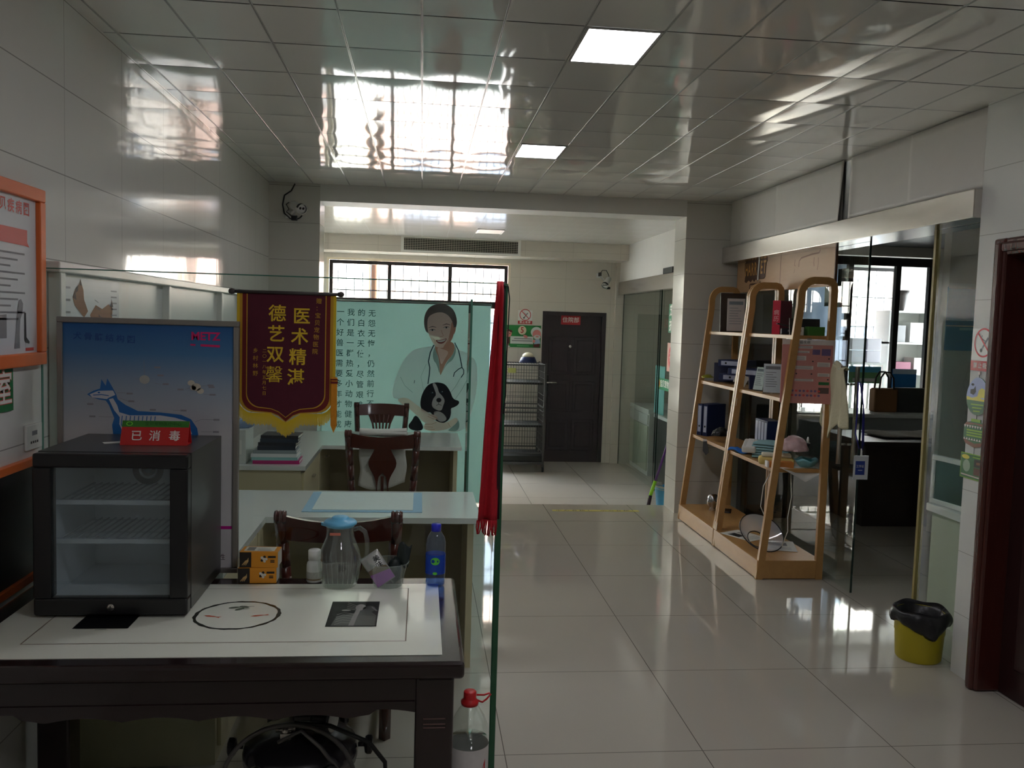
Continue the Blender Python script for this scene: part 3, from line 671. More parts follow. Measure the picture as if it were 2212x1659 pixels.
k.vtext('二〇一八年五月七日', -.075, .305, .015, .0188, m_gold, G, .002, .004)
k.vtext('乡村林野', -.106, .305, .019, .0268, m_gold, G, .002, .004)
part('cloth', k, t)
k = MB()
for i in range(110):   # bottom fringe follows the shield outline
    u = -.166+.332*i/109; e = abs(u)
    zt = .085 if e < .12 else .085+(e-.12)**2*18
    if e < .05: zt = .052+(.05-0)*0+ (e/.05)*.03
    ln = .042 if e > .03 else .052
    k.poly([(u-.0016, zt), (u-.0012, zt-ln-.004*math.sin(i*2.3)), (u+.0012, zt-ln-.004*math.sin(i*1.3)), (u+.0016, zt)], m_fr, F, -.0035)
k.rect(-.172, -.160, .13, .514, m_fr, F, -.0035); k.rect(.160, .172, .13, .514, m_fr, F, -.0035)
part('fringe', k, t)
k = MB(); k.cyl((-.185, -.004, .512), (.19, -.004, .512), .006, mat('banner_rod', (60, 56, 54), rough=.4), 12); rod = part('rod', k, t)
for sx in (-1, 1): k = MB(); k.lathe([(.001, -.012), (.008, -.009), (.011, 0), (.008, .009), (.001, .012)], MC['banner_rod'], 14, T(sx*.188, -.004, .512) @ RY(PI/2)); part('knob', k, rod)
k = MB(); k.rbox(.158, .18, -.008, -.004, .045, .218, mat('orange_tassel', (214, 140, 24), rough=.7, var=.15, vscale=90), .002); k.poly([(.158, .045), (.169, .018), (.18, .045)], MC['orange_tassel'], F, .006); k.box(.156, .182, -.009, -.0035, .195, .203, m_dkr); k.box(.156, .182, -.009, -.0035, .207, .212, m_dkr); part('tassel', k, t)
# low glass front of the office
sheet('glass_partition', XL, .287, 3.165, 3.177, 0, 1.835, 'waist to head high glass screen behind the foreground table', 'x')
sheet('glass_partition', .294, .306, 5.35, 5.58, 0, 1.825, 'side glass screen of the office between the far desk and the walkway')
b = MB(); b.rbox(.286, .308, 3.16, 3.186, 0, 1.835, mat('corner_edge_green', (40, 92, 62), rough=.15), .003); struct('trim_5', b, 'green glass corner edge where the two office screens meet', 'glass edge')
# scarf
m_scarf = mat('red_wool', (176, 18, 34), rough=.9, var=.18, vscale=30, bump=.3, bscale=120); m_scd = mat('dark_wool', (34, 16, 20), rough=.9, var=.2, vscale=30)
t = thing('scarf', 'red fringed scarf hanging over the corner of the glass screen', 'scarf', (.285, 3.14, 1.83))
def scarf_fn(off, xl0, xl1, xr, amp, y0):
    def fn(u, v):
        z = .012-.87*v; xl = xl0+(xl1-xl0)*v**.8; xr_ = xr
        x = xl+(xr_-xl)*u; y = y0-amp*math.sin(u*PI*3+off+v*1.5)*(.4+.6*v)-.006*math.sin(v*9+u*4)
        if v < .04: y += (1-v/.04)*.03
        return (x, y, z)
    return fn
k = MB(); k.grid(scarf_fn(0, -.018, -.068, .004, .012, -.012), 18, 40, m_scarf); body = part('cloth', k, t, solid=.003)
k = MB(); k.grid(scarf_fn(1.2, -.012, -.012, .012, .006, .002), 8, 40, m_scd); part('inner_fold', k, t, 'almost black fold', solid=.003)
k = MB()
for i in range(22):
    x = -.07+.072*i/21; y = -.012-.01*math.sin(i/21*PI*3+1.5); ln = .045+.018*random.random()
    k.tube([(x, y, -.856), (x+random.uniform(-.004, .004), y-.002, -.856-ln*.5), (x+random.uniform(-.008, .006), y-.003, -.856-ln)], .0022, m_scarf, 5)
part('fringe', k, t)
k = MB(); k.tube([(.0, .012, .0), (.02, .02, -.005), (.026, .022, -.05), (.022, .022, -.25), (.022, .022, -.40), (.018, .022, -.43)], .0022, m_black, 6); k.cyl((.02, .022, -.43), (.016, .022, -.47), .004, m_black, 8)
solo('lanyard_cord', k, 'thin black cord hanging beside the red scarf', 'cord', (.288, 3.14, 1.83))
# tea boxes
m_or = mat('orange_card', (222, 146, 30), rough=.4, var=.04); m_bk = mat('black_card', (32, 24, 20), rough=.35); m_wh = mat('white_card', (214, 212, 200), rough=.4)
def teabox(x, y, z, rz, label):
    t = thing('carton', label, 'box', (x, y, z), rz, 'stacked orange cartons')
    k = MB(); k.rbox(-.064, .064, 0, .075, 0, .054, m_or, .0015); F = face_front(0, 0, 0)
    k.rect(-.0635, -.024, .001, .053, m_bk, F, .0006)
    for q in range(3): k.stroke([(-.055+q*.006, .008), (-.043+q*.004, .022), (-.034, .028+q*.003)], [.002, .004, .001], mat('wheat_print', (206, 170, 110), rough=.5), F, .001)
    for q in range(5): a = q*2*PI/5; k.disc(.018+.008*math.cos(a), .03+.008*math.sin(a), .0045, .0045, m_bk if q % 2 else m_wh, F, .001, 10)
    k.disc(.018, .03, .005, .005, m_wh, F, .0012, 12)
    k.rect(.032, .058, .034, .041, m_bk, F, .001); k.rect(.04, .054, .018, .022, m_bk, F, .001); k.rect(.04, .054, .024, .027, m_bk, F, .001)
    Fr = Matrix(((0,0,1,.064),(1,0,0,0),(0,1,0,0),(0,0,0,1))); k.rect(.003, .072, .002, .052, m_wh, Fr, .0006)
    Ft = face_up(0, 0, .054); k.rect(-.052, .05, .012, .066, m_wh, Ft, .0006); k.rect(-.044, -.018, .018, .06, mat('grey_print', (120, 116, 108), rough=.5), Ft, .001); k.rect(-.008, .04, .02, .024, MC['grey_print'], Ft, .001); k.rect(-.008, .034, .034, .038, MC['grey_print'], Ft, .001)
    part('body', k, t)
teabox(-.541, 2.985, .7818, .02, 'lower orange and black carton of the pair beside the fridge')
teabox(-.537, 2.987, .8362, -.03, 'upper orange carton with a white printed top, on its twin')
# white vial
t = thing('pill_bottle', 'small white plastic bottle between the cartons and the jug', 'bottle', (-.352, 3.01, .7815))
m_wp = mat('white_plastic', (214, 216, 212), rough=.35)
k = MB(); k.lathe([(.024, 0), (.0265, .004), (.0265, .058), (.024, .068), (.019, .074), (.019, .08)], m_wp, 28); b_ = part('body', k, t)
k = MB(); k.lathe([(.021, .078), (.0215, .108), (.019, .112), (.001, .112)], mat('white_cap', (232, 232, 228), rough=.3), 28); part('cap', k, t)
k = MB(); k.shell([(.0268, .008), (.0268, .038)], mat('bottle_label', (176, 176, 168), rough=.5, var=.25, vscale=120), 28); k.shell([(.027, .01), (.027, .014)], mat('label_brown', (120, 96, 60), rough=.5), 28); part('label', k, t)
# jug
m_jug = glass_mat('jug_glass', (253, 254, 253), 1.6, haze=.05); m_water = glass_mat('water', (250, 252, 251), 1.3)  # pale haze in the jug glass stands in for rim light
t = thing('water_jug', 'glass water jug with a blue lid, half full', 'jug', (-.262, 2.965, .7815))
prof = [(.055, 0), (.06, .004), (.062, .02), (.068, .05), (.072, .08), (.0715, .1), (.066, .125), (.056, .15), (.048, .17), (.046, .19), (.048, .212)]
k = MB(); k.shell(prof, m_jug, 48); k.shell([(r-.0035, z+.004) for r, z in prof], m_jug, 48); k.lathe([(.001, 0), (.055, 0)], m_jug, 48)
for i in range(24): a = 2*PI*i/24; k.tube([(r*math.cos(a), r*math.sin(a), z) for r, z in ((.0625, .02), (.0685, .05), (.0722, .08), (.0712, .098))], .0014, m_jug, 5)
part('body', k, t)
k = MB(); k.lathe([(.05, .005), (.057, .008), (.064, .05), (.068, .078), (.001, .078)], m_water, 40); part('water', k, t)
k = MB(); k.tube([(.047, -.004, .195), (.066, -.006, .200), (.084, -.008, .188), (.092, -.009, .16), (.093, -.009, .125), (.088, -.008, .1), (.072, -.006, .088)], [.007, .008, .008, .008, .007, .007, .006], m_jug, 10); part('handle', k, t)
k = MB(); m_lid = mat('blue_lid', (112, 190, 230), rough=.3); k.lathe([(.046, .205), (.05, .212), (.056, .214), (.056, .220), (.05, .226), (.03, .230), (.028, .236), (.024, .239), (.001, .239)], m_lid, 40); k.poly([(-.05, .02), (-.066, .0), (-.05, -.02)], m_lid, None, .217); k.prism([(-.045, -.022), (-.045, .022), (-.064, 0)], .208, .218, m_lid); part('lid', k, t)
k = MB(); k.rbox(-.03, .006, -.0492, -.0470, .184, .193, mat('pink_sticker', (206, 116, 96), rough=.5), .0008); part('sticker', k, t)
# plastic tub with packet
m_tub = glass_mat('clear_tub', (250, 252, 251), 1.5, haze=.14)
t = thing('plastic_tub', 'clear plastic tub holding a purple packet and a dark pouch', 'tub', (-.098, 2.965, .7815))
tp = [(.048, 0), (.05, .003), (.06, .05), (.068, .078), (.071, .08), (.071, .083)]
k = MB(); k.shell(tp, m_tub, 44); k.lathe([(.001, .0005), (.048, .0005)], m_tub, 44); k.tube([(.071*math.cos(2*PI*i/44), .071*math.sin(2*PI*i/44), .083) for i in range(44)], .0018, m_tub, 6, True); part('body', k, t)
m_pp = mat('purple_print', (122, 44, 138), rough=.3); m_sil = mat('silver_foil', (176, 176, 172), rough=.25, metal=.4, var=.1, vscale=30); m_pd = mat('packet_brown', (84, 66, 40), rough=.4, var=.3, vscale=60)
Fp = T(-.098, 2.95, .79) @ RZ(.1) @ RX(math.radians(72)) @ RZ(math.radians(33))
k = MB(); k.grid(lambda u, v: (-.035+.07*u, .115*v+.005, .006*math.sin(u*PI)*math.sin(v*PI)), 8, 12, m_sil, True, Fp)
k.poly([(-.034, .008), (.034, .008), (.034, .04), (-.034, .055)], m_pp, Fp, .0075); k.poly([(-.034, .055), (.034, .04), (.03, .058), (.0, .072), (-.034, .07)], m_pd, Fp, .0078)
k.text('美', .014, .092, .024, m_ink, Fp, .0085, .01); k.text('味', .012, .070, .022, m_ink, Fp, .0085, .01)
solo('snack_packet', k, 'silver and purple packet standing tilted in the clear tub', 'packet', (0, 0, 0), solid=.0012)
k = MB(); k.blob((0, 0, .045), (.022, .014, .042), mat('dark_green_pouch', (28, 38, 36), rough=.45, var=.2, vscale=30), 3, .25, 2.5, 3); k.grid(lambda u, v: (-.0+.045*u+.012*v, .006*math.sin(u*5+v*3), .06+.075*v+.01*math.sin(u*6)), 8, 8, MC['dark_green_pouch'])
solo('pouch', k, 'dark crumpled pouch behind the purple packet in the tub', 'pouch', (-.075, 2.985, .785), solid=.002)
# blue bottle
m_pet = glass_mat('blue_pet', (240, 246, 253), 1.5, haze=.10, hazecol=(190, 210, 236)); m_blw = mat('blue_cap', (44, 50, 200), rough=.3)
t = thing('water_bottle', 'small water bottle with a blue cap and blue label on the table corner', 'bottle', (.064, 2.965, .7815))
bp = [(.026, 0), (.032, .004), (.034, .012), (.0325, .02), (.034, .03), (.0335, .06), (.0345, .1), (.0335, .125), (.034, .15), (.03, .168), (.02, .185), (.015, .19), (.015, .2)]
k = MB(); k.shell(bp, m_pet, 32); k.lathe([(.001, .002), (.026, .0)], m_pet, 32); part('body', k, t)
k = MB(); k.lathe([(.029, .004), (.0325, .012), (.0325, .1), (.001, .1)], glass_mat('blue_water', (170, 200, 250), 1.25), 28); part('water', k, t)
k = MB(); k.lathe([(.0165, .19), (.017, .212), (.015, .215), (.001, .215)], m_blw, 28); part('cap', k, t)
k = MB(); m_bl = glass_mat('blue_label', (80, 120, 220), 1.45, haze=.7, hazecol=(44, 104, 226)); k.shell([(.0348, .045), (.035, .08), (.0348, .112)], m_bl, 32)
for cz, rr, rz_ in ((.092, .016, .013), (.05, .008, .005)):
    vs = [(.0353*math.sin(.0), -.0353, cz)]; n = 20
    for i in range(n): a = 2*PI*i/n; th = rr*math.cos(a)/.0353-.05; vs.append((.0354*math.sin(th), -.0354*math.cos(th), cz+rz_*math.sin(a)))
    k.add(vs, [(0, 1+i, 1+(i+1) % n) for i in range(n)], mat('green_emblem', (90, 200, 60), rough=.4), True)
part('label', k, t)
# big bottle on the floor
t = thing('water_container', 'large clear bottle with a red cap on the floor by the glass corner', 'bottle', (.198, 3.0, 0))
cp_ = [(.06, 0), (.068, .01), (.07, .03), (.07, .12), (.067, .13), (.07, .14), (.07, .235), (.066, .262), (.054, .295), (.036, .325), (.024, .338), (.02, .342), (.02, .36)]
m_pc = glass_mat('clear_pet', (246, 248, 247), 1.5)
k = MB(); k.shell(cp_, m_pc, 40); k.lathe([(.001, .001), (.06, 0)], m_pc, 40); part('body', k, t)
k = MB(); k.lathe([(.064, .006), (.068, .03), (.068, .215), (.001, .215)], m_water, 36); part('water', k, t)
m_rc = mat('red_cap', (196, 36, 40), rough=.35)
k = MB(); k.lathe([(.03, .338), (.032, .35), (.024, .358), (.0225, .362), (.0225, .384), (.02, .387), (.001, .387)], m_rc, 32); part('cap', k, t)
k = MB(); k.tube([(.026, 0, .352), (.045, .0, .345), (.06, .0, .356), (.074, .0, .374), (.07, .0, .378), (.05, .0, .371), (.024, .0, .372)], .0035, m_rc, 8); part('carry_loop', k, t)
k = MB(); k.shell([(.0712, .06), (.0712, .2)], mat('container_label', (206, 202, 200), rough=.45, var=.12, vscale=40), 40)
k.add([(.072*math.sin(a), -.072*math.cos(a), z) for a, z in ((.5, .06), (.9, .06), (.9, .16), (.7, .13))], [(0, 1, 2, 3)], m_rc); part('label', k, t)
# steriliser under the table
m_av = mat('dark_enamel', (44, 42, 46), rough=.25, var=.1, coat=.3); m_tub2 = mat('grey_rubber', (92, 90, 86), rough=.4)
t = thing('pressure_steriliser', 'dark round pressure steriliser with black knobs under the table', 'steriliser', (-.355, 2.74, .0))
k = MB(); k.lathe([(.15, 0), (.165, .01), (.165, .235), (.175, .24), (.175, .25)], m_steel, 44, Matrix.Diagonal((1, 1, 1.18, 1))); part('pot', k, t)
k = MB(); k.lathe([(.178, .25), (.18, .275), (.172, .3), (.14, .325), (.08, .34), (.001, .345)], m_av, 44); lid = part('lid', k, t); lid.location = (0, 0, .045)
for i in range(6):
    a = i*PI/3; c, s = math.cos(a), math.sin(a)
    k = MB(); k.cyl((c*.18, s*.18, .285), (c*.205, s*.205, .285), .008, m_black, 10); k.lathe([(.012, 0), (.026, .003), (.03, .01), (.03, .022), (.024, .026), (.001, .026)], m_black, 10, T(c*.2, s*.2, .285) @ RZ(a) @ RY(PI/2), False); part('clamp_knob', k, t).location = (0, 0, .045)
k = MB(); k.cyl((.09, -.02, .33), (.09, -.02, .36), .01, m_steel, 12); k.lathe([(.03, 0), (.043, .004), (.045, .01), (.045, .055), (.04, .06), (.001, .06)], m_black, 28, T(.045, -.02, .385) @ RZ(-.35) @ RY(PI/2)); k.lathe([(.036, 0), (.036, .004), (.001, .0045)], m_paper, 24, T(.103, -.041, .385) @ RZ(-.35) @ RY(PI/2)); part('gauge', k, lid)
k = MB(); k.cyl((-.04, -.06, .33), (-.04, -.06, .38), .012, m_steel, 12); k.rbox(-.055, -.02, -.075, -.045, .335, .36, m_steel, .004); k.cyl((-.07, -.06, .365), (-.01, -.06, .37), .007, m_steel, 10); part('valve', k, lid)
k = MB(); k.cyl((0, -.03, .335), (0, -.03, .39), .018, m_black, 14); k.rbox(-.02, .05, -.05, -.01, .385, .405, m_black, .005); part('handle', k, lid)
k = MB(); P = []
for i in range(25): a = PI*1.05-i/24*PI*1.05; P.append((-.02+.2*math.cos(a), -.12, .22+.19*math.sin(a)))
P += [(.2, -.13, .18)]; k.tube(P, .007, m_tub2, 10); part('hose', k, t).location = (0, 0, .045)
k = MB(); k.tube([(-.05, -.14, .37), (.02, -.15, .41), (.08, -.16, .36), (.2, -.17, .2), (.24, -.16, .15)], .006, m_tub2, 10); k.tube([(.0, -.1, .41), (.1, -.1, .40), (.22, -.1, .345), (.27, -.1, .28), (.275, -.1, .2)], .007, mat('black_rubber', (30, 32, 30), rough=.4), 10); part('hose', k, t).location = (0, 0, .04)
# ------------------------------------------------------------------ left wall
m_orf = mat('orange_frame', (226, 112, 50), rough=.4, var=.04); m_pap = mat('poster_paper', (214, 216, 220), rough=.25, coat=.3, var=.02); m_rt = mat('poster_red', (206, 78, 70), rough=.4); m_gt = mat('poster_grey', (130, 130, 134), rough=.5); m_dt = mat('poster_dark', (46, 48, 52), rough=.5)
t = thing('framed_poster', 'orange framed white poster high on the left wall', 'poster', (XL+.001, 2.745, 1.80))
k = MB(); q = .4; hz = .295; fw = .043
k.rbox(0, .028, -q, q, hz-fw, hz, m_orf, .004); k.rbox(0, .028, -q, q, -hz, -hz+fw, m_orf, .004); k.rbox(0, .028, -q, -q+fw, -hz+fw, hz-fw, m_orf, .004); k.rbox(0, .028, q-fw, q, -hz+fw, hz-fw, m_orf, .004); part('frame', k, t)
k = MB(); k.box(.004, .012, -q+fw, q-fw, -hz+fw, hz-fw, m_pap); F = face_left(.012, 0, 0)
for i, ch in enumerate('常见疾病图'): k.text(ch, .07+.054*i, .215-.0, .046, m_rt, F, .001, .02)
k.poly([(-.3, .15), (.29, .15), (.29, .11), (.305, .095), (.27, .098), (-.3, .105)], m_rt, F, .001)
for i in range(11): k.stroke([(-.3, .07-i*.021), (.27-.05*(i % 3), .07-i*.021)], .006, m_gt, F, .001)
k.poly([(.19, -.235), (.2, -.19), (.21, -.13), (.225, -.08), (.24, -.075), (.255, -.09), (.25, -.12), (.235, -.14), (.228, -.19), (.23, -.235)], m_gt, F, .001)
k.poly([(.262, -.21), (.262, -.12), (.275, -.12), (.277, -.2), (.30, -.215), (.298, -.222), (.27, -.218)], m_dt, F, .001)
k.poly([(.06, -.2), (.06, -.13), (.14, -.125), (.14, -.2)], m_gt, F, .001); k.rect(.27, .33, -.245, -.235, m_rt, F, .001)
part('print', k, t)
k = MB(); k.box(0, .006, -.26, .26, -.068, .068, mat('sign_green', (30, 116, 62), rough=.35)); F = face_left(.006, 0, 0); k.text('室', .195, 0, .115, m_rt, F, .0006, .035); k.text('室', .195, 0, .115, m_sgwhite, F, .001, .012); k.text('诊', .06, 0, .115, m_sgwhite, F, .001, .012)
solo('wall_sign', k, 'green sign with white characters below the orange framed poster', 'sign', (XL+.001, 2.68, 1.435))
t = thing('framed_board', 'orange framed blackboard low on the left wall beside the fridge', 'board', (XL+.001, 2.72, .985))
k = MB(); q = .41; hz = .21; fw = .028
k.rbox(0, .022, -q, q, hz-fw, hz, m_orf, .003); k.rbox(0, .022, -q, q, -hz, -hz+fw, m_orf, .003); k.rbox(0, .022, -q, -q+fw, -hz+fw, hz-fw, m_orf, .003); k.rbox(0, .022, q-fw, q, -hz+fw, hz-fw, m_orf, .003); part('frame', k, t)
k = MB(); k.box(.003, .01, -q+fw, q-fw, -hz+fw, hz-fw, mat('chalkboard', (34, 34, 34), rough=.5, var=.15)); part('panel', k, t)
t = thing('wall_socket', 'white socket plate on the left wall above the fridge', 'socket', (XL+.001, 3.085, 1.262))
k = MB(); k.rbox(0, .009, -.06, .06, -.043, .043, m_white, .003); part('plate', k, t)
k = MB(); k.box(.009, .0095, -.02, .02, .005, .02, MC['poster_grey']); 
for i in range(4): k.box(.009, .0097, -.03+i*.016, -.022+i*.016, -.022, -.014, m_black)
part('contacts', k, t)
# white framed panels on the wall behind the glass
t = thing('display_rail', 'white framed panels along the left wall behind the glass', 'wall panel', (XL+.001, 0, 0))
m_pw = mat('panel_white', (206, 208, 204), rough=.3, var=.02)
k = MB(); k.rbox(0, .05, 3.2, 6.35, 1.825, 1.862, m_white, .005)
for y, w in ((3.22, .045), (4.54, .04), (5.70, .04), (6.31, .04)): k.rbox(0, .045, y, y+w, .95, 1.825, m_white, .004)
k.rbox(0, .045, 3.2, 6.35, .91, .95, m_white, .004); part('frame', k, t)
for y0, y1 in ((3.265, 4.54), (4.58, 5.70), (5.74, 6.31)): k = MB(); k.box(0, .012, y0, y1, .95, 1.825, m_pw); part('panel', k, t)
k = MB(); k.box(0, .003, 0, .6, 0, .5, m_pap); F = face_left(.003, 0, 0); m_br = mat('print_brown', (150, 106, 74), rough=.5); m_bd = mat('print_dark_brown', (80, 62, 52), rough=.5)
k.poly([(.17, .37), (.12, .395), (.10, .425), (.125, .455), (.16, .475), (.175, .497), (.19, .475), (.205, .455), (.21, .42), (.25, .375), (.21, .35)], m_br, F, .001); k.poly([(.175, .497), (.166, .472), (.19, .472)], m_bd, F, .0015); k.poly([(.10, .425), (.125, .45), (.135, .415)], m_bd, F, .0015); k.poly([(.12, .44), (.13, .46), (.155, .47), (.15, .45)], m_bd, F, .0015)
k.poly([(.27, .36), (.33, .40), (.4, .385), (.47, .405), (.52, .39), (.51, .33), (.4, .31), (.3, .32)], m_br, F, .001); k.poly([(.50, .395), (.505, .43), (.525, .395)], m_bd, F, .0015)
for i in range(9): k.stroke([(.02, .46-i*.045), (.08, .46-i*.045)], .008, m_gt, F, .001); k.stroke([(.5, .46-i*.025), (.57, .46-i*.025)], .006, m_gt, F, .001)
for i in range(6): k.stroke([(.32+.02*i, .42-i*.03), (.36+.02*i, .41-i*.03)], .004, m_gt, F, .001)
solo('wall_chart', k, 'white paper chart with a brown dog and cat on the panelled wall', 'poster', (XL+.016, 3.29, 1.315))
# ================================================================== the glazed office: desks, chairs, printed screen
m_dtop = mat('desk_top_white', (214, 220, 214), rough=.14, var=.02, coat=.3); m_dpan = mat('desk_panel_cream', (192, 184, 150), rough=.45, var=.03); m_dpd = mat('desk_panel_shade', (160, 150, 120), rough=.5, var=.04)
def l_desk(y0, y1, yr, label, xr):
    """desk across the office with a return along the left wall, seen end-on"""
    t = thing('desk', label, 'desk', (XL+.05, y0, 0)); a = .0; xi = -.71-(XL+.05); w = xr-(XL+.05); d = y1-y0; r = yr-y0
    k = MB(); P = [(a, r), (xi, r), (xi, 0), (w, 0), (w, d), (a, d)]
    k.prism(P, .722, .75, m_dtop); part('desktop', k, t)
    k = MB(); k.box(w-.06, w-.03, .03, d-.03, 0, .722, m_dpan); part('end_panel', k, t)
    k = MB(); k.box(xi-.02, w-.06, d-.08, d-.06, .02, .722, m_dpd); part('modesty_panel', k, t)
    k = MB(); k.box(.01, xi-.03, r+.02, r+.04, 0, .722, m_dpan); part('return_end_panel', k, t)
    k = MB(); k.box(xi-.05, xi-.03, r+.04, d-.06, 0, .722, m_dpan); part('return_side_panel', k, t)
    for i in range(2):
        q = (d-.06-r)/2; k = MB(); k.rbox(xi-.03, xi-.014, r+.05+q*i, r+.03+q*(i+1), .06, .70, m_dpan, .003); dr = part('door', k, t)
        h = MB(); h.box(xi-.014, xi+.006, r+.02+q*(i+.5), r+.10+q*(i+.5), .60, .612, m_steel); part('handle', h, dr)
    return t
l_desk(4.12, 4.76, 3.24, 'near white topped desk right behind the front glass screen', .30)
l_desk(6.45, 7.26, 5.53, 'far white topped desk under the printed teal screen', .315)
t = thing('absorbent_pad', 'pale blue absorbent pad with white centre on the near desk', 'pad', (-.27, 4.47, .7505))
k = MB(); k.box(-.29, .29, -.24, .24, 0, .003, mat('pad_blue', (150, 190, 212), rough=.7, var=.06, vscale=30, bump=.1, bscale=40)); part('sheet', k, t)
k = MB(); k.rbox(-.245, .245, -.205, .225, .003, .006, mat('pad_white', (212, 226, 220), rough=.8, var=.04, vscale=20, bump=.15, bscale=30), .001)
for x in (-.13, .03, .15): k.box(x, x+.002, -.2, .22, .006, .0068, MC['pad_white'])
part('core', k, t)
# --- chairs
m_chair = wood_mat('red_brown_chair', (92, 36, 28), (60, 25, 21), rough=.22, scale=(10, 10, 2), coat=.4)
m_seat = mat('chair_seat_leather', (62, 34, 30), rough=.4, var=.1)
def make_chair(label, style, x, y, rz, hgt):
    """origin on the floor under the seat; back at -y"""
    t = thing('dining_chair', label, 'chair', (x, y, 0), rz, 'carved wooden chairs in the office')
    k = MB(); k.rbox(-.215, .215, -.19, .23, .41, .435, m_chair, .012); k.rbox(-.19, .19, -.16, .205, .435, .47, m_seat, .018, 3); part('seat', k, t)
    b0 = -.20
    def yb(z): return b0-.085*max(0, (z-.44))/.52
    for sx in (-1, 1):
        k = MB(); pts = [(sx*.185, b0+.02, 0), (sx*.187, b0, .22), (sx*.19, b0, .44)]
        pts += [(sx*(.19+.006*i), yb(.44+(hgt-.47)*i/5), .44+(hgt-.47)*i/5) for i in range(1, 6)]
        for i in range(len(pts)-1):
            p, q = pts[i], pts[i+1]; k.tube([p, q], .0235, m_chair, 4, flat=(1, 1))
        z = hgt-.025; xx = sx*.22; yy = yb(z)
        k.cyl((xx-.022, yy, z), (xx+.022, yy, z), .024, m_chair, 18)
        for g in range(3): k.cyl((xx-.018+g*.014, yy, z), (xx-.012+g*.014, yy, z), .0265, m_chair, 18)
        part('rear_leg', k, t)
        k = MB(); k.lathe([(.018, 0), (.02, .05), (.026, .2), (.028, .34), (.03, .41)], m_chair, 12, T(sx*.185, .2, 0)); part('front_leg', k, t)
        k = MB(); k.rbox(sx*.185-.011, sx*.185+.011, -.18, .19, .14, .175, m_chair, .004); part('stretcher', k, t)
    k = MB(); n = 16; za = hgt-.115; zb_ = hgt-.02
    def crest(u, v, front):
        x = -.2+.4*u; sag = .022*(1-(2*u-1)**2)*(1 if style != 'fan' else -.5)
        z = za+(zb_-za)*v-(sag if v > .5 else sag*.35); return (x, yb(z)+(.011 if front else -.011)-.018*(1-(2*u-1)**2), z)
    for fr in (0, 1): k.grid(lambda u, v: crest(u, v, fr), n, 4, m_chair)
    for vv in (0, 1): k.grid(lambda u, v: crest(u, vv, v > .5), n, 1, m_chair)
    part('crest_rail', k, t)
    k = MB()
    if style == 'lyre':
        def half(z):   # vase outline
            f = (z-.47)/(za+.01-.47)
            return .038+.052*math.exp(-((f-.72)/.2)**2)+.012*math.exp(-((f-.12)/.1)**2)
        N = 18; zs = [.47+(za+.01-.47)*i/N for i in range(N+1)]
        for sx in (-1, 1):
            vs = []; fs = []
            for z in zs:
                f = (z-.47)/(za+.01-.47); inner = .018+.014*math.sin(max(0, min(1, (f-.05)/.5))*PI) if f < .55 else .0
                for y in (yb(z)-.008-.014, yb(z)+.008-.014): vs += [(sx*inner, y, z), (sx*half(z), y, z)]
            for i in range(N):
                a = 4*i
                for q in ((0, 1, 5, 4), (2, 3, 7, 6), (1, 3, 7, 5), (0, 2, 6, 4)): fs.append(tuple(a+w for w in q))
            k.add(vs, fs, m_chair)
        vs = []; fs = []
        for z in zs:
            f = (z-.47)/(za+.01-.47); w = .009
            if f < .55:
                for y in (yb(z)-.022, yb(z)-.006): vs += [(-w, y, z), (w, y, z)]
        for i in range(len(vs)//4-1):
            a = 4*i
            for q in ((0, 1, 5, 4), (2, 3, 7, 6), (1, 3, 7, 5), (0, 2, 6, 4)): fs.append(tuple(a+w for w in q))
        k.add(vs, fs, m_chair)
    else:
        for i in range(6):
            u = (i-2.5)/2.5; P = [(u*.05, yb(.5), .5), (u*.055, yb(.65), .65), (u*.075, yb(.76), .76), (u*.105, yb(za+.01), za+.01)]
            k.tube(P, [.011, .009, .009, .012], m_chair, 8)
        k.prism([(-.11, 0), (.11, 0), (.085, -.075), (-.085, -.075)], -.008, .008, m_chair, face_front(0, yb(za), za+.012))
    part('splat', k, t)
    k = MB(); k.rbox(-.19, .19, b0-.012, b0+.012, .475, .51, m_chair, .005); part('back_rail', k, t)
    return t
make_chair('carved chair right behind the glass screen, its crest beside the jug', 'lyre', -.30, 3.62, 0, .955)
make_chair('carved chair with a pale cloth over its back, facing the far desk', 'lyre', -.235, 5.90, 0, .975)
make_chair('fan backed chair behind the far desk against the teal screen', 'fan', -.34, 7.49, PI, .945)
m_cl = mat('pale_cloth', (206, 206, 198), rough=.9, var=.04, bump=.2, bscale=40)
k = MB()
def towel_fn(u, v):
    s = -.14+.28*u; L = v*.62
    if L < .30: z = .865-.30+L; y = .045+.01*math.sin(u*9)
    elif L < .36: f = (L-.30)/.06; z = .865+.012*math.sin(f*PI); y = .045-.07*f
    else: z = .865-(L-.36); y = -.028-.02
    return (s*(1 if z > .6 else 1.0)+.004*math.sin(v*14), y-.0+(.0), z)
k.grid(lambda u, v: (-.15+.3*u+.006*math.sin(v*11), .052+.008*math.sin(u*11+v*3), .89-.36*v-.03*math.sin(u*4)), 16, 16, m_cl)
k.grid(lambda u, v: (-.15+.3*u, .052-.052*v, .89+.018*math.sin(v*PI)-.004*math.sin(u*4)), 16, 6, m_cl)
k.grid(lambda u, v: (-.15+.3*u, .0-.004*v, .89-.02*v), 16, 2, m_cl)
solo('cloth', k, 'pale cloth draped over the crest of the chair at the far desk', 'cloth', (-.235, 5.62, 0.075), solid=.004)
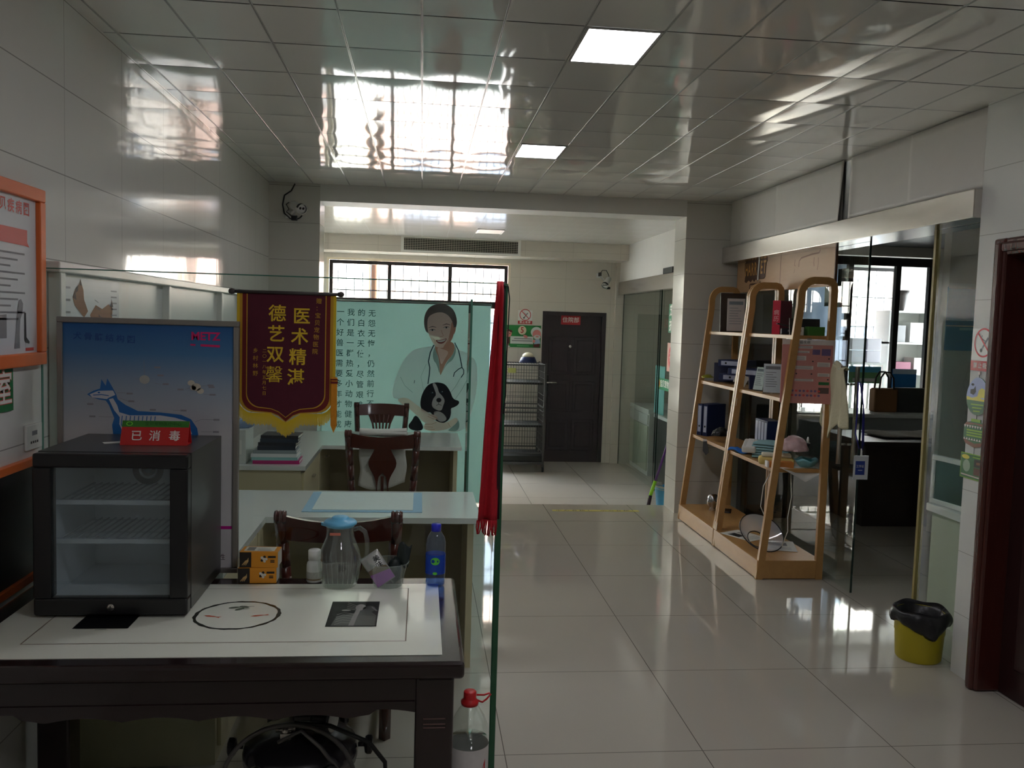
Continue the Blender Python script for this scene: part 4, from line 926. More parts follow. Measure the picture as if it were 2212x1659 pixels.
# --- books and files on the far desk return
def book(x, y, z, w, d, h, col, label, rz=0, name='book', cat='book', grp='books stacked on the far desk'):
    t = thing(name, label, cat, (x, y, z), rz, grp); m = mat('cover_%02x%02x%02x' % col, col, rough=.4, var=.05)
    k = MB(); k.box(-w/2, w/2, -d/2, d/2, 0, .002, m); k.box(-w/2, w/2, -d/2, d/2, h-.002, h, m); k.box(-w/2, w/2, -d/2, -d/2+.002, .002, h-.002, m); part('cover', k, t)
    k = MB(); k.box(-w/2+.004, w/2-.004, -d/2+.002, d/2-.004, .002, h-.002, m_paper); part('pages', k, t)
    return t
bz = .7512
for (x, w, h, col, lab) in ((-.905, .29, .022, (172, 20, 104), 'magenta book at the bottom of the stack on the far desk'), (-.915, .285, .02, (140, 190, 186), 'pale teal book second from the bottom of the stack'), (-.918, .285, .022, (222, 226, 224), 'white book third from the bottom of the stack'), (-.912, .27, .022, (138, 150, 152), 'grey book in the stack under the dark folders')):
    book(x, 5.70, bz, w, .2, h, col, lab, random.uniform(-.02, .02)); bz += h+.0004
for i, (h, col, lab) in enumerate(((.026, (34, 44, 58), 'dark blue folder lowest of the dark ones on the book stack'), (.022, (28, 34, 44), 'black folder second of the dark ones on the book stack'), (.024, (36, 50, 66), 'slate folder third of the dark ones on the book stack'), (.02, (26, 32, 40), 'black folder on the very top of the book stack'))):
    book(-.905+.008*i, 5.70, bz, .235, .19, h, col, lab, .03*(-1)**i, 'folder', 'folder', 'dark folders on the book stack'); bz += h+.0006
k = MB(); k.rbox(-.055, .055, -.13, .13, 0, .215, mat('file_box_white', (200, 206, 200), rough=.4, var=.03), .003); k.box(-.03, .03, -.131, -.13, .06, .15, m_paper); solo('file_box', k, 'white file box beside the book stack on the far desk', 'file box', (-1.145, 5.72, .751))
k = MB(); k.blob((0, 0, .012), (.07, .05, .03), glass_mat('blue_bag_film', (214, 226, 240), 1.3, haze=.5, hazecol=(180, 200, 226)), 3, .4, 2.4, 4); solo('plastic_bag', k, 'crumpled pale blue plastic bag on top of the white file box', 'bag', (-1.13, 5.70, .985))
# --- printed glass screen at the step
PYP = 7.93
ob = sheet('glass_partition', -.884, .625, PYP, PYP+.012, 0, 1.847, 'glass screen carrying the large teal print', 'x')
P_teal = film_mat('print_teal', (160, 200, 200), .48, .07, 2.2); P_skin = film_mat('print_skin', (240, 220, 208), .48); P_skin2 = film_mat('print_skin_shade', (202, 158, 138), .4); P_hair = film_mat('print_hair', (92, 84, 84), .35, .2, 20); P_coat = film_mat('print_coat', (230, 236, 236), .55, .04, 5); P_coat2 = film_mat('print_coat_fold', (164, 188, 184), .45); P_blk = film_mat('print_black', (34, 38, 44), .2, .2, 30); P_wht = film_mat('print_white', (222, 224, 222), .5); P_grn = film_mat('print_text_green', (46, 92, 92), .25); P_ste = film_mat('print_stethoscope', (50, 76, 88), .25); P_lip = film_mat('print_lip', (150, 84, 80), .3)
def px2(px, py): return (-.773+((px-725)+(py-650)*.018)*.004153, 1.85-(py-646)*.00418+(px-725)*.000134)
def A(P): return [px2(800+.1929*a, 640+.1929*c) for a, c in P]
def smooth(P, n=2):
    for _ in range(n):
        Q = []
        for i in range(len(P)):
            p, q = P[i], P[(i+1) % len(P)]
            Q += [(.75*p[0]+.25*q[0], .75*p[1]+.25*q[1]), (.25*p[0]+.75*q[0], .25*p[1]+.75*q[1])]
        P = Q
    return P
def S_(P): return smooth(A(P))
F = face_front(0, PYP-.002, 0); e = .0006
k = MB(); k.rect(-.882, .62, .02, 1.832, P_teal, F, 0)
k.poly(S_([(700,555),(560,575),(470,600),(380,690),(320,800),(265,950),(235,1080),(250,1140),(300,1150),(400,1130),(520,1230),(600,1330),(620,1540),(980,1540),(1090,1480),(1140,1300),(1190,1100),(1205,900),(1195,780),(1160,700),(1080,640),(960,580),(930,550)]), P_coat, F, e)
k.poly(S_([(715,540),(720,600),(765,700),(775,905),(800,850),(850,730),(930,650),(945,520),(830,500)]), P_skin2, F, 2*e)
k.poly(S_([(735,570),(770,700),(790,780),(830,700),(880,620),(800,590)]), P_skin, F, 3*e)
k.poly(S_([(715,560),(690,640),(700,720),(740,760),(775,900),(762,700),(722,600)]), P_coat2, F, 3.2*e); k.poly(S_([(945,540),(960,620),(920,720),(850,760),(785,890),(855,730),(930,650)]), P_coat2, F, 3.2*e)
k.poly(S_([(590,290),(600,200),(650,120),(730,85),(830,85),(910,130),(950,200),(968,290),(955,350),(930,420),(900,500),(640,420),(605,380)]), P_hair, F, 2.4*e)
k.poly(S_([(925,350),(955,340),(950,390),(925,440)]), P_skin2, F, 3*e)
k.poly(S_([(628,320),(636,235),(690,195),(780,172),(860,205),(905,265),(932,345),(930,430),(900,505),(850,562),(780,585),(720,562),(675,490),(640,410)]), P_skin, F, 3.6*e)
k.poly(S_([(905,265),(932,345),(930,430),(900,505),(850,562),(800,582),(860,500),(890,400)]), P_skin2, F, 4*e)
for (cx_, cy_, tilt) in ((688,378,-.06), (845,350,-.1)):
    u, v = A([(cx_, cy_)])[0]; k.disc(u, v, .024, .008, P_wht, F, 4.6*e, 16, .12); k.disc(u, v, .008, .008, P_blk, F, 5*e, 14); k.stroke([(u-.027, v-.001), (u-.008, v+.008), (u+.012, v+.008), (u+.027, v+.002)], .004, P_hair, F, 5.2*e); k.stroke([(u-.034, v+.02), (u, v+.033), (u+.034, v+.025)], [.003, .007, .004], P_hair, F, 5*e)
k.stroke(A([(790,380),(800,420),(815,440),(795,452),(770,452)]), .004, P_skin2, F, 5*e)
k.poly(S_([(720,488),(780,492),(852,466),(845,495),(810,530),(765,532),(738,515)]), P_lip, F, 5*e); k.poly(S_([(732,494),(782,498),(845,476),(830,500),(795,514),(758,512)]), P_wht, F, 5.6*e)
k.stroke(A([(700,470),(715,500),(722,530)]), .003, P_skin2, F, 5*e); k.stroke(A([(872,440),(875,480),(860,510)]), .003, P_skin, F, 5*e)
for L, w in (([(705,545),(665,630),(645,730),(660,800),(655,880),(640,985)], .010), ([(940,520),(985,610),(1010,720),(1025,800)], .009), ([(1025,800),(1045,830),(1045,870),(1015,915)], .008), ([(1025,800),(985,820),(940,860),(928,905)], .008), ([(1010,915),(950,1020),(890,1095)], .004), ([(1090,930),(1020,1060),(950,1160)], .004), ([(490,940),(485,975)], .005), ([(330,900),(380,1000),(470,1080)], .004), ([(620,760),(560,900),(600,1100)], .003), ([(1080,760),(1120,900),(1100,1080)], .003)):
    k.stroke(A(L), w, P_ste if w > .0045 else P_coat2, F, 4*e)
k.poly(S_([(490,1340),(460,1400),(415,1450),(440,1500),(560,1520),(595,1480),(560,1400),(520,1345)]), P_blk, F, 3*e)
k.poly(S_([(720,966),(640,990),(580,1080),(553,1180),(560,1260),(620,1310),(680,1300),(700,1380),(800,1440),(880,1400),(905,1330),(900,1260),(935,1255),(990,1222),(1000,1180),(925,1160),(895,1070),(840,990),(780,970)]), P_blk, F, 5*e)
k.poly(S_([(688,978),(722,973),(752,1030),(765,1085),(805,1120),(835,1175),(815,1230),(795,1295),(720,1275),(680,1230),(698,1150),(738,1110),(712,1040)]), P_wht, F, 5.6*e)
k.poly(S_([(700,1290),(800,1300),(870,1390),(790,1425),(720,1370)]), P_wht, F, 5.6*e)
u, v = A([(765,1168)])[0]; k.disc(u, v, .023, .02, P_blk, F, 6.4*e); k.stroke(A([(765,1190),(762,1215),(735,1230)]), .004, P_blk, F, 6.4*e); k.stroke(A([(762,1215),(795,1228)]), .004, P_blk, F, 6.4*e)
for a, c in ((690,1085),(800,1075)): u, v = A([(a, c)])[0]; k.disc(u, v, .011, .009, P_ste, F, 6.2*e, 12); k.disc(u+.003, v+.003, .003, .003, P_wht, F, 6.8*e, 8)
k.poly(S_([(285,1150),(400,1128),(500,1210),(640,1310),(740,1345),(755,1370),(720,1400),(640,1420),(590,1420),(540,1360),(430,1260),(340,1205)]), P_skin, F, 6.6*e)
k.poly(S_([(590,1450),(640,1415),(720,1400),(800,1430),(870,1420),(960,1360),(995,1410),(880,1500),(720,1525),(600,1505)]), P_skin, F, 7*e)
for L in ([(650,1330),(730,1365),(760,1395)], [(640,1350),(710,1385)], [(610,1440),(690,1440),(740,1420)], [(600,1470),(700,1475)], [(620,1495),(720,1500)], [(870,1430),(900,1480)]): k.stroke(A(L), .004, P_skin2, F, 7.6*e)
k.poly(S_([(960,1360),(995,1410),(900,1490),(860,1520),(980,1530),(1010,1440)]), P_coat2, F, 6.2*e)
for x0, y0, x1, y1, s in ((1093, 262, 1078, 922, '无怨无悔，仍然前行不'), (1017, 258, 1000, 930, '的白衣天使，尽管艰难'), (941, 254, 917, 1070, '我们是一群热爱小动物健康'), (866, 250, 842, 1070, '一个好兽医需要多年才能成')):
    n = len(s)
    for i, ch in enumerate(s):
        u, v = px2(480+.2953*(x0+(x1-x0)*i/(n-1)), 600+.2953*(y0+(y1-y0)*i/(n-1)))
        k.text(ch, u, v, .068, P_grn, F, e, .006)
solo('printed_film', k, 'teal print of a smiling vet in white holding a black and white dog', 'print', (0, 0, 0))
# ================================================================== wooden leaning shelves and what lies on them
m_oak = wood_mat('oak_board', (188, 146, 90), (168, 124, 72), rough=.42, scale=(6, 1.2, 6))
m_tape = mat('clear_tape', (220, 216, 206), rough=.15, var=.1, vscale=80)
S1, S2, S3, S4 = 1.662, 1.232, .757, .13
def side_band():
    C = [(2.313, 0), (2.316, .03), (2.508, 1.86)]
    for i in range(1, 9): a = .105+(PI/2-.105)*(1-i/8); C.append((2.508+.088+.0-.088*math.sin(a)/math.sin(PI/2) if 0 else 2.598-.09*math.sin(a)+.0, 1.925+.105*math.cos(a)))
    C += [(2.69, 2.030), (2.715, 2.024), (2.730, 2.003), (2.735, 1.97), (2.735, 0)]
    P = [Vector(c) for c in C]; L = []; R = []
    for i, p in enumerate(P):
        t = P[min(i+1, len(P)-1)]-P[max(i-1, 0)]; t.normalize(); n = Vector((-t.y, t.x)); L.append(p+n*.024); R.append(p-n*.024)
    return L, R
def shelf_unit(y0, y1, label):
    t = thing('display_shelf', label, 'shelf', (0, y0, 0), 0, 'leaning wooden shelves'); d = y1-y0
    L, R = side_band(); n = len(L)
    for ya in (0, d-.03):
        k = MB(); vs = []
        for i in range(n):
            for q in (L[i], R[i]):
                for y in (ya, ya+.03): vs.append((q.x, y, q.y))
        fs = []
        for i in range(n-1):
            a = 4*i; b = a+4
            fs += [(a, b, b+1, a+1), (a+2, a+3, b+3, b+2), (a, a+2, b+2, b), (a+1, b+1, b+3, a+3)]
        fs += [(0, 1, 3, 2), (4*n-4, 4*n-2, 4*n-1, 4*n-3)]
        k.add(vs, fs, m_oak); part('side_frame', k, t)
    for z, x in ((S1, 2.492), (S2, 2.438), (S3, 2.383)):
        k = MB(); k.rbox(x, 2.71, .03, d-.03, z-.026, z, m_oak, .002); part('shelf_board', k, t)
    k = MB(); k.rbox(2.295, 2.756, .004, d-.004, .004, S4, m_oak, .003); part('base', k, t)
    return t
shelf_unit(5.59, 6.485, 'nearer wooden leaning shelf with the plastic cone on its base')
shelf_unit(6.495, 7.42, 'farther wooden leaning shelf beside the grey pillar')
for z, lab in ((1.60, 'clear tape joining the two shelves just under the top boards'), (1.13, 'clear tape joining the two shelves below the middle boards'), (.70, 'clear tape joining the two shelves below the third boards'), (.16, 'clear tape joining the two shelves above the bases')):
    x = 2.291+.1141*z
    k = MB(); k.box(-.0015, .0, -.04, .04, -.03, .03, m_tape, RY(.1135)); solo('tape_strip', k, lab, 'tape', (x-.0015, 6.49, z), 0, 'tape on the shelf joint')
m_acry = glass_mat('acrylic', (246, 250, 250), 1.45); m_pinkp = mat('pink_print_paper', (220, 196, 190), rough=.5, var=.05)
m_navy = mat('navy_file', (30, 42, 84), rough=.4, var=.06); m_navy2 = mat('navy_file_dark', (22, 30, 62), rough=.45); m_spine = mat('spine_label', (176, 182, 202), rough=.5, var=.06)
def stand(name, x, y, z, rz, w, h, lean, paper, label, cat='leaflet holder', grp=None):
    t = thing(name, label, cat, (x, y, z), rz, grp); M = RX(-lean)
    k = MB(); k.box(-w/2, w/2, 0, .003, .002, h, m_acry, M); k.box(-w/2, w/2, .012, .015, .002, h, m_acry, M); k.box(-w/2, w/2, 0, h*.35, .0, .003, m_acry); part('holder', k, t)
    k = MB(); k.box(-w/2+.004, w/2-.004, .005, .011, .012, h-.006, paper, M); F = M @ face_front(0, .005, 0)
    rnd = random.Random(int(w*1e4))
    k.rect(-w*.38, w*.38, h*.8, h*.9, m_gt, F, .0005)
    for i in range(7): k.stroke([(-w*.36, h*(.7-i*.075)), (w*rnd.uniform(.0, .36), h*(.7-i*.075))], .004, m_gt, F, .0005)
    part('leaflet', k, t); return t
stand('leaflet_holder', 2.585, 7.0, S1, -.25, .15, .29, .16, m_pinkp, 'clear leaflet holder leaning on the top board of the farther shelf')
k = MB(); k.box(-.11, .11, 0, .012, 0, .33, mat('dark_plank', (62, 50, 40), rough=.5), RX(-.08)); solo('dark_panel', k, 'dark brown panel behind the leaflet holder on the top board', 'panel', (2.62, 7.16, S1))
# red binder
t = thing('binder', 'red ring binder standing on the top board of the nearer shelf', 'binder', (2.565, 6.13, S1), -.82)
m_rb = mat('binder_red', (196, 26, 54), rough=.4, var=.04); m_rb2 = mat('binder_maroon', (120, 44, 62), rough=.45, var=.05)
k = MB(); k.rbox(-.03, .03, 0, .003, 0, .245, m_rb, .001); F = face_front(0, 0, 0); k.vtext('病历', 0, .155, .042, .046, mat('binder_print', (222, 160, 160), rough=.5), F, .0006, .015); part('spine', k, t)
k = MB(); k.rbox(.0275, .03, .003, .2, 0, .245, m_rb2, .001); k.rbox(-.03, -.0275, .003, .2, 0, .245, m_rb2, .001); Fr = Matrix(((0,0,1,.03),(1,0,0,0),(0,1,0,0),(0,0,0,1))); k.stroke([(.13, .243), (.195, .2)], .006, m_rb, Fr, .0006); part('cover', k, t)
k = MB(); k.box(-.024, .024, .01, .19, .004, .235, m_paper); part('pages', k, t)
# black glasses case with lifted lid, black tray, boxes
t = thing('black_case', 'open black case with a lifted lid in front of the red binder', 'case', (2.565, 5.90, S1), -.3)
k = MB(); k.rbox(-.055, .055, -.045, .045, 0, .045, m_black, .006); part('body', k, t)
k = MB(); k.rbox(-.075, .055, -.05, .05, -.004, .004, m_black, .003, 2, T(-.01, 0, .062) @ RY(.2)); k.rbox(-.012, .012, -.046, -.0455, .02, .035, m_steel, .0002); part('lid', k, t)
t = thing('black_tray', 'black tray standing on edge beside the green box', 'tray', (2.60, 5.74, S1), -.2)
k = MB(); k.box(-.09, .11, .0, .006, .0, .115, m_black, RX(-.15)); k.prism([(-.03, 0), (.0, .115), (-.014, .115), (-.05, 0)], -.1, -.094, m_black, Matrix(((0,0,1,0),(1,0,0,0),(0,1,0,0),(0,0,0,1)))); k.box(-.096, .11, -.045, .004, 0, .004, m_black); part('shell', k, t)
k = MB(); k.rbox(-.03, .03, -.025, .025, 0, .055, m_white, .003); k.disc(0, .03, .014, .012, m_gt, face_front(0, -.0252, 0), .0004); solo('small_box', k, 'small white box left of the green box on the top board', 'box', (2.535, 5.67, S1), -.25)
k = MB(); k.rbox(-.06, .06, -.03, .03, 0, .06, mat('green_box', (66, 116, 46), rough=.45, var=.06), .003); solo('green_box', k, 'green box at the near end of the top board', 'box', (2.645, 5.665, S1), -.05)
# pink chart at the shelf end
t = thing('chart_board', 'pink printed chart board fixed to the end of the nearer shelf', 'poster', (2.41, 5.632, 1.205), -.165)
m_chp = mat('chart_pink_ground', (196, 132, 124), rough=.3, coat=.3, var=.12, vscale=6); m_strip = mat('chart_label_strip', (212, 202, 194), rough=.4); m_chg = mat('chart_green', (40, 110, 60), rough=.4); m_chv = mat('chart_violet', (110, 92, 130), rough=.4, var=.2)
k = MB(); k.rbox(0, .347, -.003, .003, 0, .43, m_chp, .002); F = face_front(0, -.003, 0)
k.rect(.0, .347, .395, .43, m_strip, F, .0005); k.rect(.335, .347, 0, .43, m_strip, F, .0005); k.text('犬猫疾病', .135, .41, .024, m_ink, F, .001)
for (u, v, w, h) in ((.09, .37, .11, .018), (.09, .34, .09, .014), (.08, .29, .08, .03), (.09, .23, .12, .024), (.09, .15, .125, .016), (.235, .25, .085, .03), (.24, .185, .08, .022)):
    k.rect(u, u+w, v, v+h, m_strip, F, .0005)
    for q in range(int(h/.008)): k.stroke([(u+.006, v+.005+q*.008), (u+w-.01, v+.005+q*.008)], .003, m_gt, F, .001)
k.rect(.26, .32, .325, .37, m_chv, F, .0005); k.rect(.2, .25, .33, .365, m_chv, F, .0005); k.rect(.25, .32, .128, .148, m_chg, F, .0005); k.rect(.25, .32, .07, .11, mat('chart_brown', (90, 72, 66), rough=.5, var=.3, vscale=40), F, .0005)
for (u, v) in ((.31, .305), (.205, .285), (.31, .165), (.2, .2), (.1, .2)): k.disc(u, v, .006, .005, m_dt, F, .001, 10)
for i in range(16): k.disc(.08+(i % 8)*.025, .055+.03*(i//8), .009, .008, m_chv if i % 3 else m_rt, F, .0006, 8)
part('board', k, t)
k = MB(); k.rbox(.16, .19, -.005, .005, .427, .44, m_steel, .002); part('clip', k, t, 'silver clip')
# second board: navy files, yellow pack, acrylic stands
def file_box(x, y, z, rz, label, w=.055, d=.23, h=.31, rot=None, grp='navy file boxes on the shelves'):
    t = thing('file_box', label, 'file box', (x, y, z), rz, grp, rot)
    k = MB(); k.rbox(-w/2, w/2, 0, d, 0, h, m_navy, .003); part('case', k, t)
    k = MB(); k.rect(-w*.32, w*.32, h*.12, h*.94, m_spine, face_front(0, 0, 0), .0008); k.disc(0, h*.3, .009, .009, m_black, face_front(0, 0, 0), .0014, 14); part('spine_label', k, t)
    return t
z = S2
file_box(2.47, 7.03, S2+.056, -1.3, 'navy file lying at the bottom of the heap on the second board', rot=(0, PI/2, -.55))
file_box(2.50, 6.90, S2+.113, 0, 'navy file lying in the middle of the heap with its pale spine out', rot=(0, PI/2, -.95))
file_box(2.49, 7.12, S2+.17, 0, 'navy file lying on top of the heap on the second board', rot=(0, PI/2, -.8), h=.24)
k = MB(); k.rbox(-.1, .1, 0, .02, 0, .17, m_navy2, .003, 2, RX(-.25)); solo('folder', k, 'navy folder standing behind the heap of files on the second board', 'folder', (2.6, 7.22, S2), -.3)
k = MB(); k.box(-.05, .05, 0, .003, 0, .085, m_paper, RX(-.1) @ RY(.45)); solo('card', k, 'white card tilted against the navy files on the second board', 'card', (2.50, 6.67, S2+.045), -.2) if 0 else solo('card', k, 'white card tilted against the navy files on the second board', 'card', (2.505, 6.66, S2+.022), -.2)
k = MB(); k.blob((0, 0, .028), (.06, .035, .028), mat('yellow_green_pack', (160, 160, 50), rough=.35, var=.3, vscale=30), 3, .3, 2.5, 8, -.0); solo('snack_pack', k, 'crumpled yellow green pack at the far end of the second board', 'packet', (2.475, 7.325, S2+.001), .4)
k = MB(); k.rbox(-.08, .08, 0, .02, 0, .11, m_navy2, .003, 2, RX(-.2)); solo('folder', k, 'dark navy folder behind the clear stands on the second board', 'folder', (2.58, 6.41, S2), -.1)
t = stand('card_stand', 2.50, 6.27, S2, -1.15, .10, .19, .22, m_paper, 'narrow clear stand seen edge-on on the second board')
stand('card_stand', 2.515, 6.01, S2, -.3, .135, .225, .16, mat('stand_white', (222, 224, 228), rough=.4, var=.02), 'clear stand with a white sheet on the second board')
stand('card_stand', 2.575, 5.83, S2, -.2, .12, .19, .14, m_pinkp, 'clear stand with a pinkish sheet near the end of the second board')
# third board
for i, (x, y, lab) in enumerate(((2.42, 7.325, 'navy file box nearest the pillar on the third board'), (2.452, 7.27, 'navy file box second from the pillar on the third board'))): file_box(x, y, S3, -1.02, lab, .05, .24, .275)
for i in range(4): file_box(2.545+.0*i, 6.44-.078*i+.0, S3, -1.25, ['leftmost navy file box behind the blue pads', 'second navy file box behind the blue pads', 'third navy file box behind the blue pads', 'rightmost navy file box behind the blue pads'][i], .05, .1 if 0 else .11, .255) if 0 else file_box(2.575+.0*i, 6.42-.058*i, S3, -1.45, ['leftmost navy file box behind the blue pads', 'second navy file box behind the blue pads', 'third navy file box behind the blue pads', 'rightmost navy file box behind the blue pads'][i], .05, .12, .255)
k = MB(); k.blob((0, 0, .055), (.075, .07, .06), mat('black_bag', (20, 20, 22), rough=.35, var=.1), 4, .3, 2.2, 2, -.0); solo('black_bag', k, 'crumpled black bag in front of the navy files on the third board', 'bag', (2.465, 6.90, S3+.001))
k = MB(); k.prism([(-.018, 0), (.014, .004), (.03, -.09), (.01, -.115), (-.02, -.08)], -.004, .004, mat('grey_tag', (74, 72, 72), rough=.4, var=.2), face_front(0, 0, 0)); k.poly([(-.02, .0), (.014, .004), (.01, .02), (-.018, .016)], m_tape, face_front(0, -.005, 0)); solo('hanging_tag', k, 'dark grey tag hanging over the edge of the third board', 'tag', (2.372, 7.0, S3-.01), -.6)
t = thing('spray_bottle', 'slim pale blue bottle behind the middle shelf post', 'bottle', (2.45, 6.63, S3))
k = MB(); k.lathe([(.028, 0), (.03, .01), (.03, .12), (.015, .15), (.012, .17)], mat('pale_blue_plastic', (176, 200, 214), rough=.3), 20); part('body', k, t); k = MB(); k.lathe([(.014, .168), (.014, .19), (.001, .192)], mat('coral_cap', (206, 110, 90), rough=.4), 16); part('cap', k, t)
k = MB(); m_tl = mat('teal_pads', (136, 176, 180), rough=.8, var=.12, vscale=20)
for i in range(6):
    k.grid(lambda u, v, i=i: (-.12+.25*u+.006*math.sin(i*3), -.09+.2*v, .012+.019*i+.018*math.sin(u*PI)*math.sin(v*PI)-.012*u*u), 10, 6, m_tl)
pads = solo('pad_pile', k, 'pile of folded pale teal pads on the third board', 'pads', (2.56, 6.09, S3+.001), -.55, solid=.012)
k = MB(); k.rbox(-.05, .05, -.085, .085, 0, .05, mat('white_pack', (214, 214, 206), rough=.35, var=.05), .012, 3, RX(.25)); k.box(-.02, .02, -.08, .08, .0505, .0515, MC['white_cap'], RX(.25)); solo('white_pack', k, 'white wrapped pack leaning on the teal pads', 'packet', (2.425, 6.15, S3+.055), -.5)
k = MB(); k.grid(lambda u, v: (-.09+.18*u, -.06+.13*v, .016+.012*math.sin(u*7+v*3)+.01*math.sin(v*8)), 14, 10, mat('blue_cloth', (44, 110, 190), rough=.8, var=.15, vscale=20)); solo('blue_cloth', k, 'bright blue cloth on the front edge of the third board', 'cloth', (2.435, 6.32, S3), -.9, solid=.01)
k = MB(); k.rbox(-.12, .12, -.06, .06, 0, .055, mat('yellow_pads', (206, 182, 110), rough=.85, var=.1, vscale=30), .022, 4); k.rbox(-.1, .1, -.05, .05, .055, .078, mat('cream_pads', (208, 204, 180), rough=.85, var=.08), .01, 3); solo('gauze_pack', k, 'yellow and cream gauze pack above the orange box', 'packet', (2.475, 5.79, S3+.001), -.35)
t = thing('orange_box', 'slim orange box at the near front corner of the third board', 'box', (2.455, 5.685, S3), -.12)
k = MB(); k.rbox(-.09, .09, -.03, .03, 0, .04, mat('orange_box_card', (206, 132, 62), rough=.5, var=.08), .002); part('carton', k, t); k = MB(); k.rbox(-.0915, -.078, -.0305, .0305, -.0, .041, m_white, .001); part('end_flap', k, t)
k = MB(); k.blob((0, 0, .1), (.098, .09, .1), mat('pink_cotton_bag', (200, 170, 172), rough=.4, var=.16, vscale=22, coat=.2, bump=.3, bscale=30), 4, .14, 2.6, 6, -.0); solo('cotton_bag', k, 'round clear bag of pale pink cotton balls on the third board', 'bag', (2.572, 5.735, S3+.012))
t = thing('spray_bottle', 'clear spray bottle with a black collar in a teal bag', 'bottle', (2.665, 5.72, S3+.006))
k = MB(); k.shell([(.03, 0), (.034, .01), (.034, .1), (.026, .125), (.014, .14)], m_acry, 24); k.lathe([(.03, .003), (.032, .06), (.001, .06)], glass_mat('teal_liquid', (220, 240, 238), 1.2), 20); part('body', k, t)
k = MB(); k.lathe([(.017, .138), (.017, .158), (.001, .158)], m_black, 18); part('collar', k, t); k = MB(); k.lathe([(.008, .158), (.009, .18), (.004, .2), (.001, .2)], m_white, 14); part('nozzle', k, t)
k = MB(); k.grid(lambda u, v: ((.028+.055*v)*math.cos(2*PI*u), (.026+.045*v)*math.sin(2*PI*u), .055*v*v+.008*math.sin(2*PI*u*5)*v+.002), 40, 6, mat('teal_bag', (120, 178, 186), rough=.4, var=.15, vscale=20)); solo('teal_bag', k, 'teal plastic bag spread around the clear spray bottle', 'bag', (2.645, 5.69, S3+.002), solid=.0015)
k = MB(); k.grid(lambda u, v: (-.14+.28*u, .03-.1*v, (.002 if v < .35 else .002-.09*(v-.35)/.65*(1-abs(2*u-1.15)*.8))), 16, 10, m_paper); solo('paper_sheet', k, 'white paper corner hanging over the end of the third board', 'paper', (2.58, 5.665, S3+.002), .12, solid=.001)
# base boards
t = thing('recovery_cone', 'clear plastic recovery cone with black rims on the base of the nearer shelf', 'pet cone', (2.455, 5.93, .243), 0, None, (math.radians(41), 0, math.radians(12)))
m_cone = glass_mat('cone_plastic', (250, 250, 252), 1.35, haze=.42, hazecol=(226, 226, 232))
k = MB(); k.shell([(.165, .0), (.07, -.085)], m_cone, 48); part('cone', k, t)
k = MB(); k.tube([(.165*math.cos(2*PI*i/48), .165*math.sin(2*PI*i/48), 0) for i in range(48)], .004, m_black, 6, True); part('outer_rim', k, t)
k = MB(); k.tube([(.07*math.cos(2*PI*i/36), .07*math.sin(2*PI*i/36), -.085) for i in range(36)], .004, m_black, 6, True); k.tube([(-.163, -.03, .0), (-.11, -.03, -.05), (-.07, -.02, -.083)], .003, m_black, 6); part('inner_rim', k, t)
for i, (x, y, rz, lab) in enumerate(((2.46, 6.28, .5, 'printed paper sheet left of the recovery cone'), (2.62, 5.98, -.3, 'white paper sheet under the recovery cone'))):
    k = MB(); k.box(-.105, .105, -.148, .148, 0, .001, m_paper); F = face_up(0, 0, .001); k.rect(-.08, .0, -.02, .09, m_dt, F, .0004); k.rect(.02, .05, .0, .09, m_gt, F, .0004)
    for q in range(4): k.stroke([(-.08, -.05-q*.02), (.07, -.05-q*.02)], .005, m_gt, F, .0004)
    solo('paper_sheet', k, lab, 'paper', (x, y, S4+.001+.0015*i), rz)
k = MB(); P = [(2.46, 5.80, S3-.03), (2.405, 5.82, .6), (2.40, 5.84, .45), (2.44, 5.83, .36), (2.405, 5.83, .25), (2.42, 5.85, .17)]
k.tube(P, .003, m_white, 6); k.tube([(2.545, 5.70, S3-.03), (2.565, 5.71, .55), (2.55, 5.72, .4), (2.56, 5.73, .3), (2.545, 5.78, .18)], .003, m_white, 6); solo('white_cable', k, 'thin white cable hanging down behind the near shelf post', 'cable')
k = MB(); k.lathe([(.03, 0), (.034, .004), (.02, .02), (.045, .05), (.052, .085), (.045, .12), (.03, .14), (.001, .145)], mat('chrome', (200, 200, 204), rough=.08, metal=1, var=.02), 28); solo('chrome_pot', k, 'small chrome pot on the base of the farther shelf', 'pot', (2.515, 7.16, S4+.0005))
k = MB(); k.rbox(-.035, .035, -.07, .07, 0, .012, m_black, .004); solo('phone', k, 'dark phone lying on the base of the farther shelf', 'phone', (2.63, 7.12, S4+.0005), -.4)
# ------------------------------------------------------------------ wooden boards hung on the glass above the shelves
m_ply = wood_mat('plywood_board', (200, 160, 118), (188, 146, 106), rough=.5, scale=(2, 1, 6)); m_plyd = mat('board_edge_dark', (84, 52, 28), rough=.6); m_honey = mat('honey_letter', (206, 146, 62), rough=.5, var=.1)
t = thing('wood_sign', 'plywood board with burnt cut-out letters beside the pillar', 'sign', (2.80, 7.10, 2.01))
k = MB(); k.box(-.012, .0, -.47, .47, 0, .34, m_ply); k.box(-.0125, .0, -.482, -.47, 0, .34, m_plyd); part('board', k, t)
F = face_right(-.012, 0, 0); k = MB()
k.prism([(-.285, .25), (-.255, .262), (.15, .285), (.175, .30), (.2, .285), (.2, .245), (.185, .225), (.175, .115), (.15, .1), (.03, .1), (.01, .085), (-.02, .105), (-.06, .083), (-.1, .105), (-.14, .083), (-.19, .1), (-.24, .08), (-.275, .09), (-.265, .15), (-.285, .19)], 0, .004, m_plyd, F)
for i, ch in enumerate('HARRI'): k.text(ch, -.235+.066*i, .185, .15, m_honey, F, .005, .022, .62)
for i, ch in enumerate('ET'): k.text(ch, .095+.066*i, .19, .15, m_honey, F, .005, .022, .62)
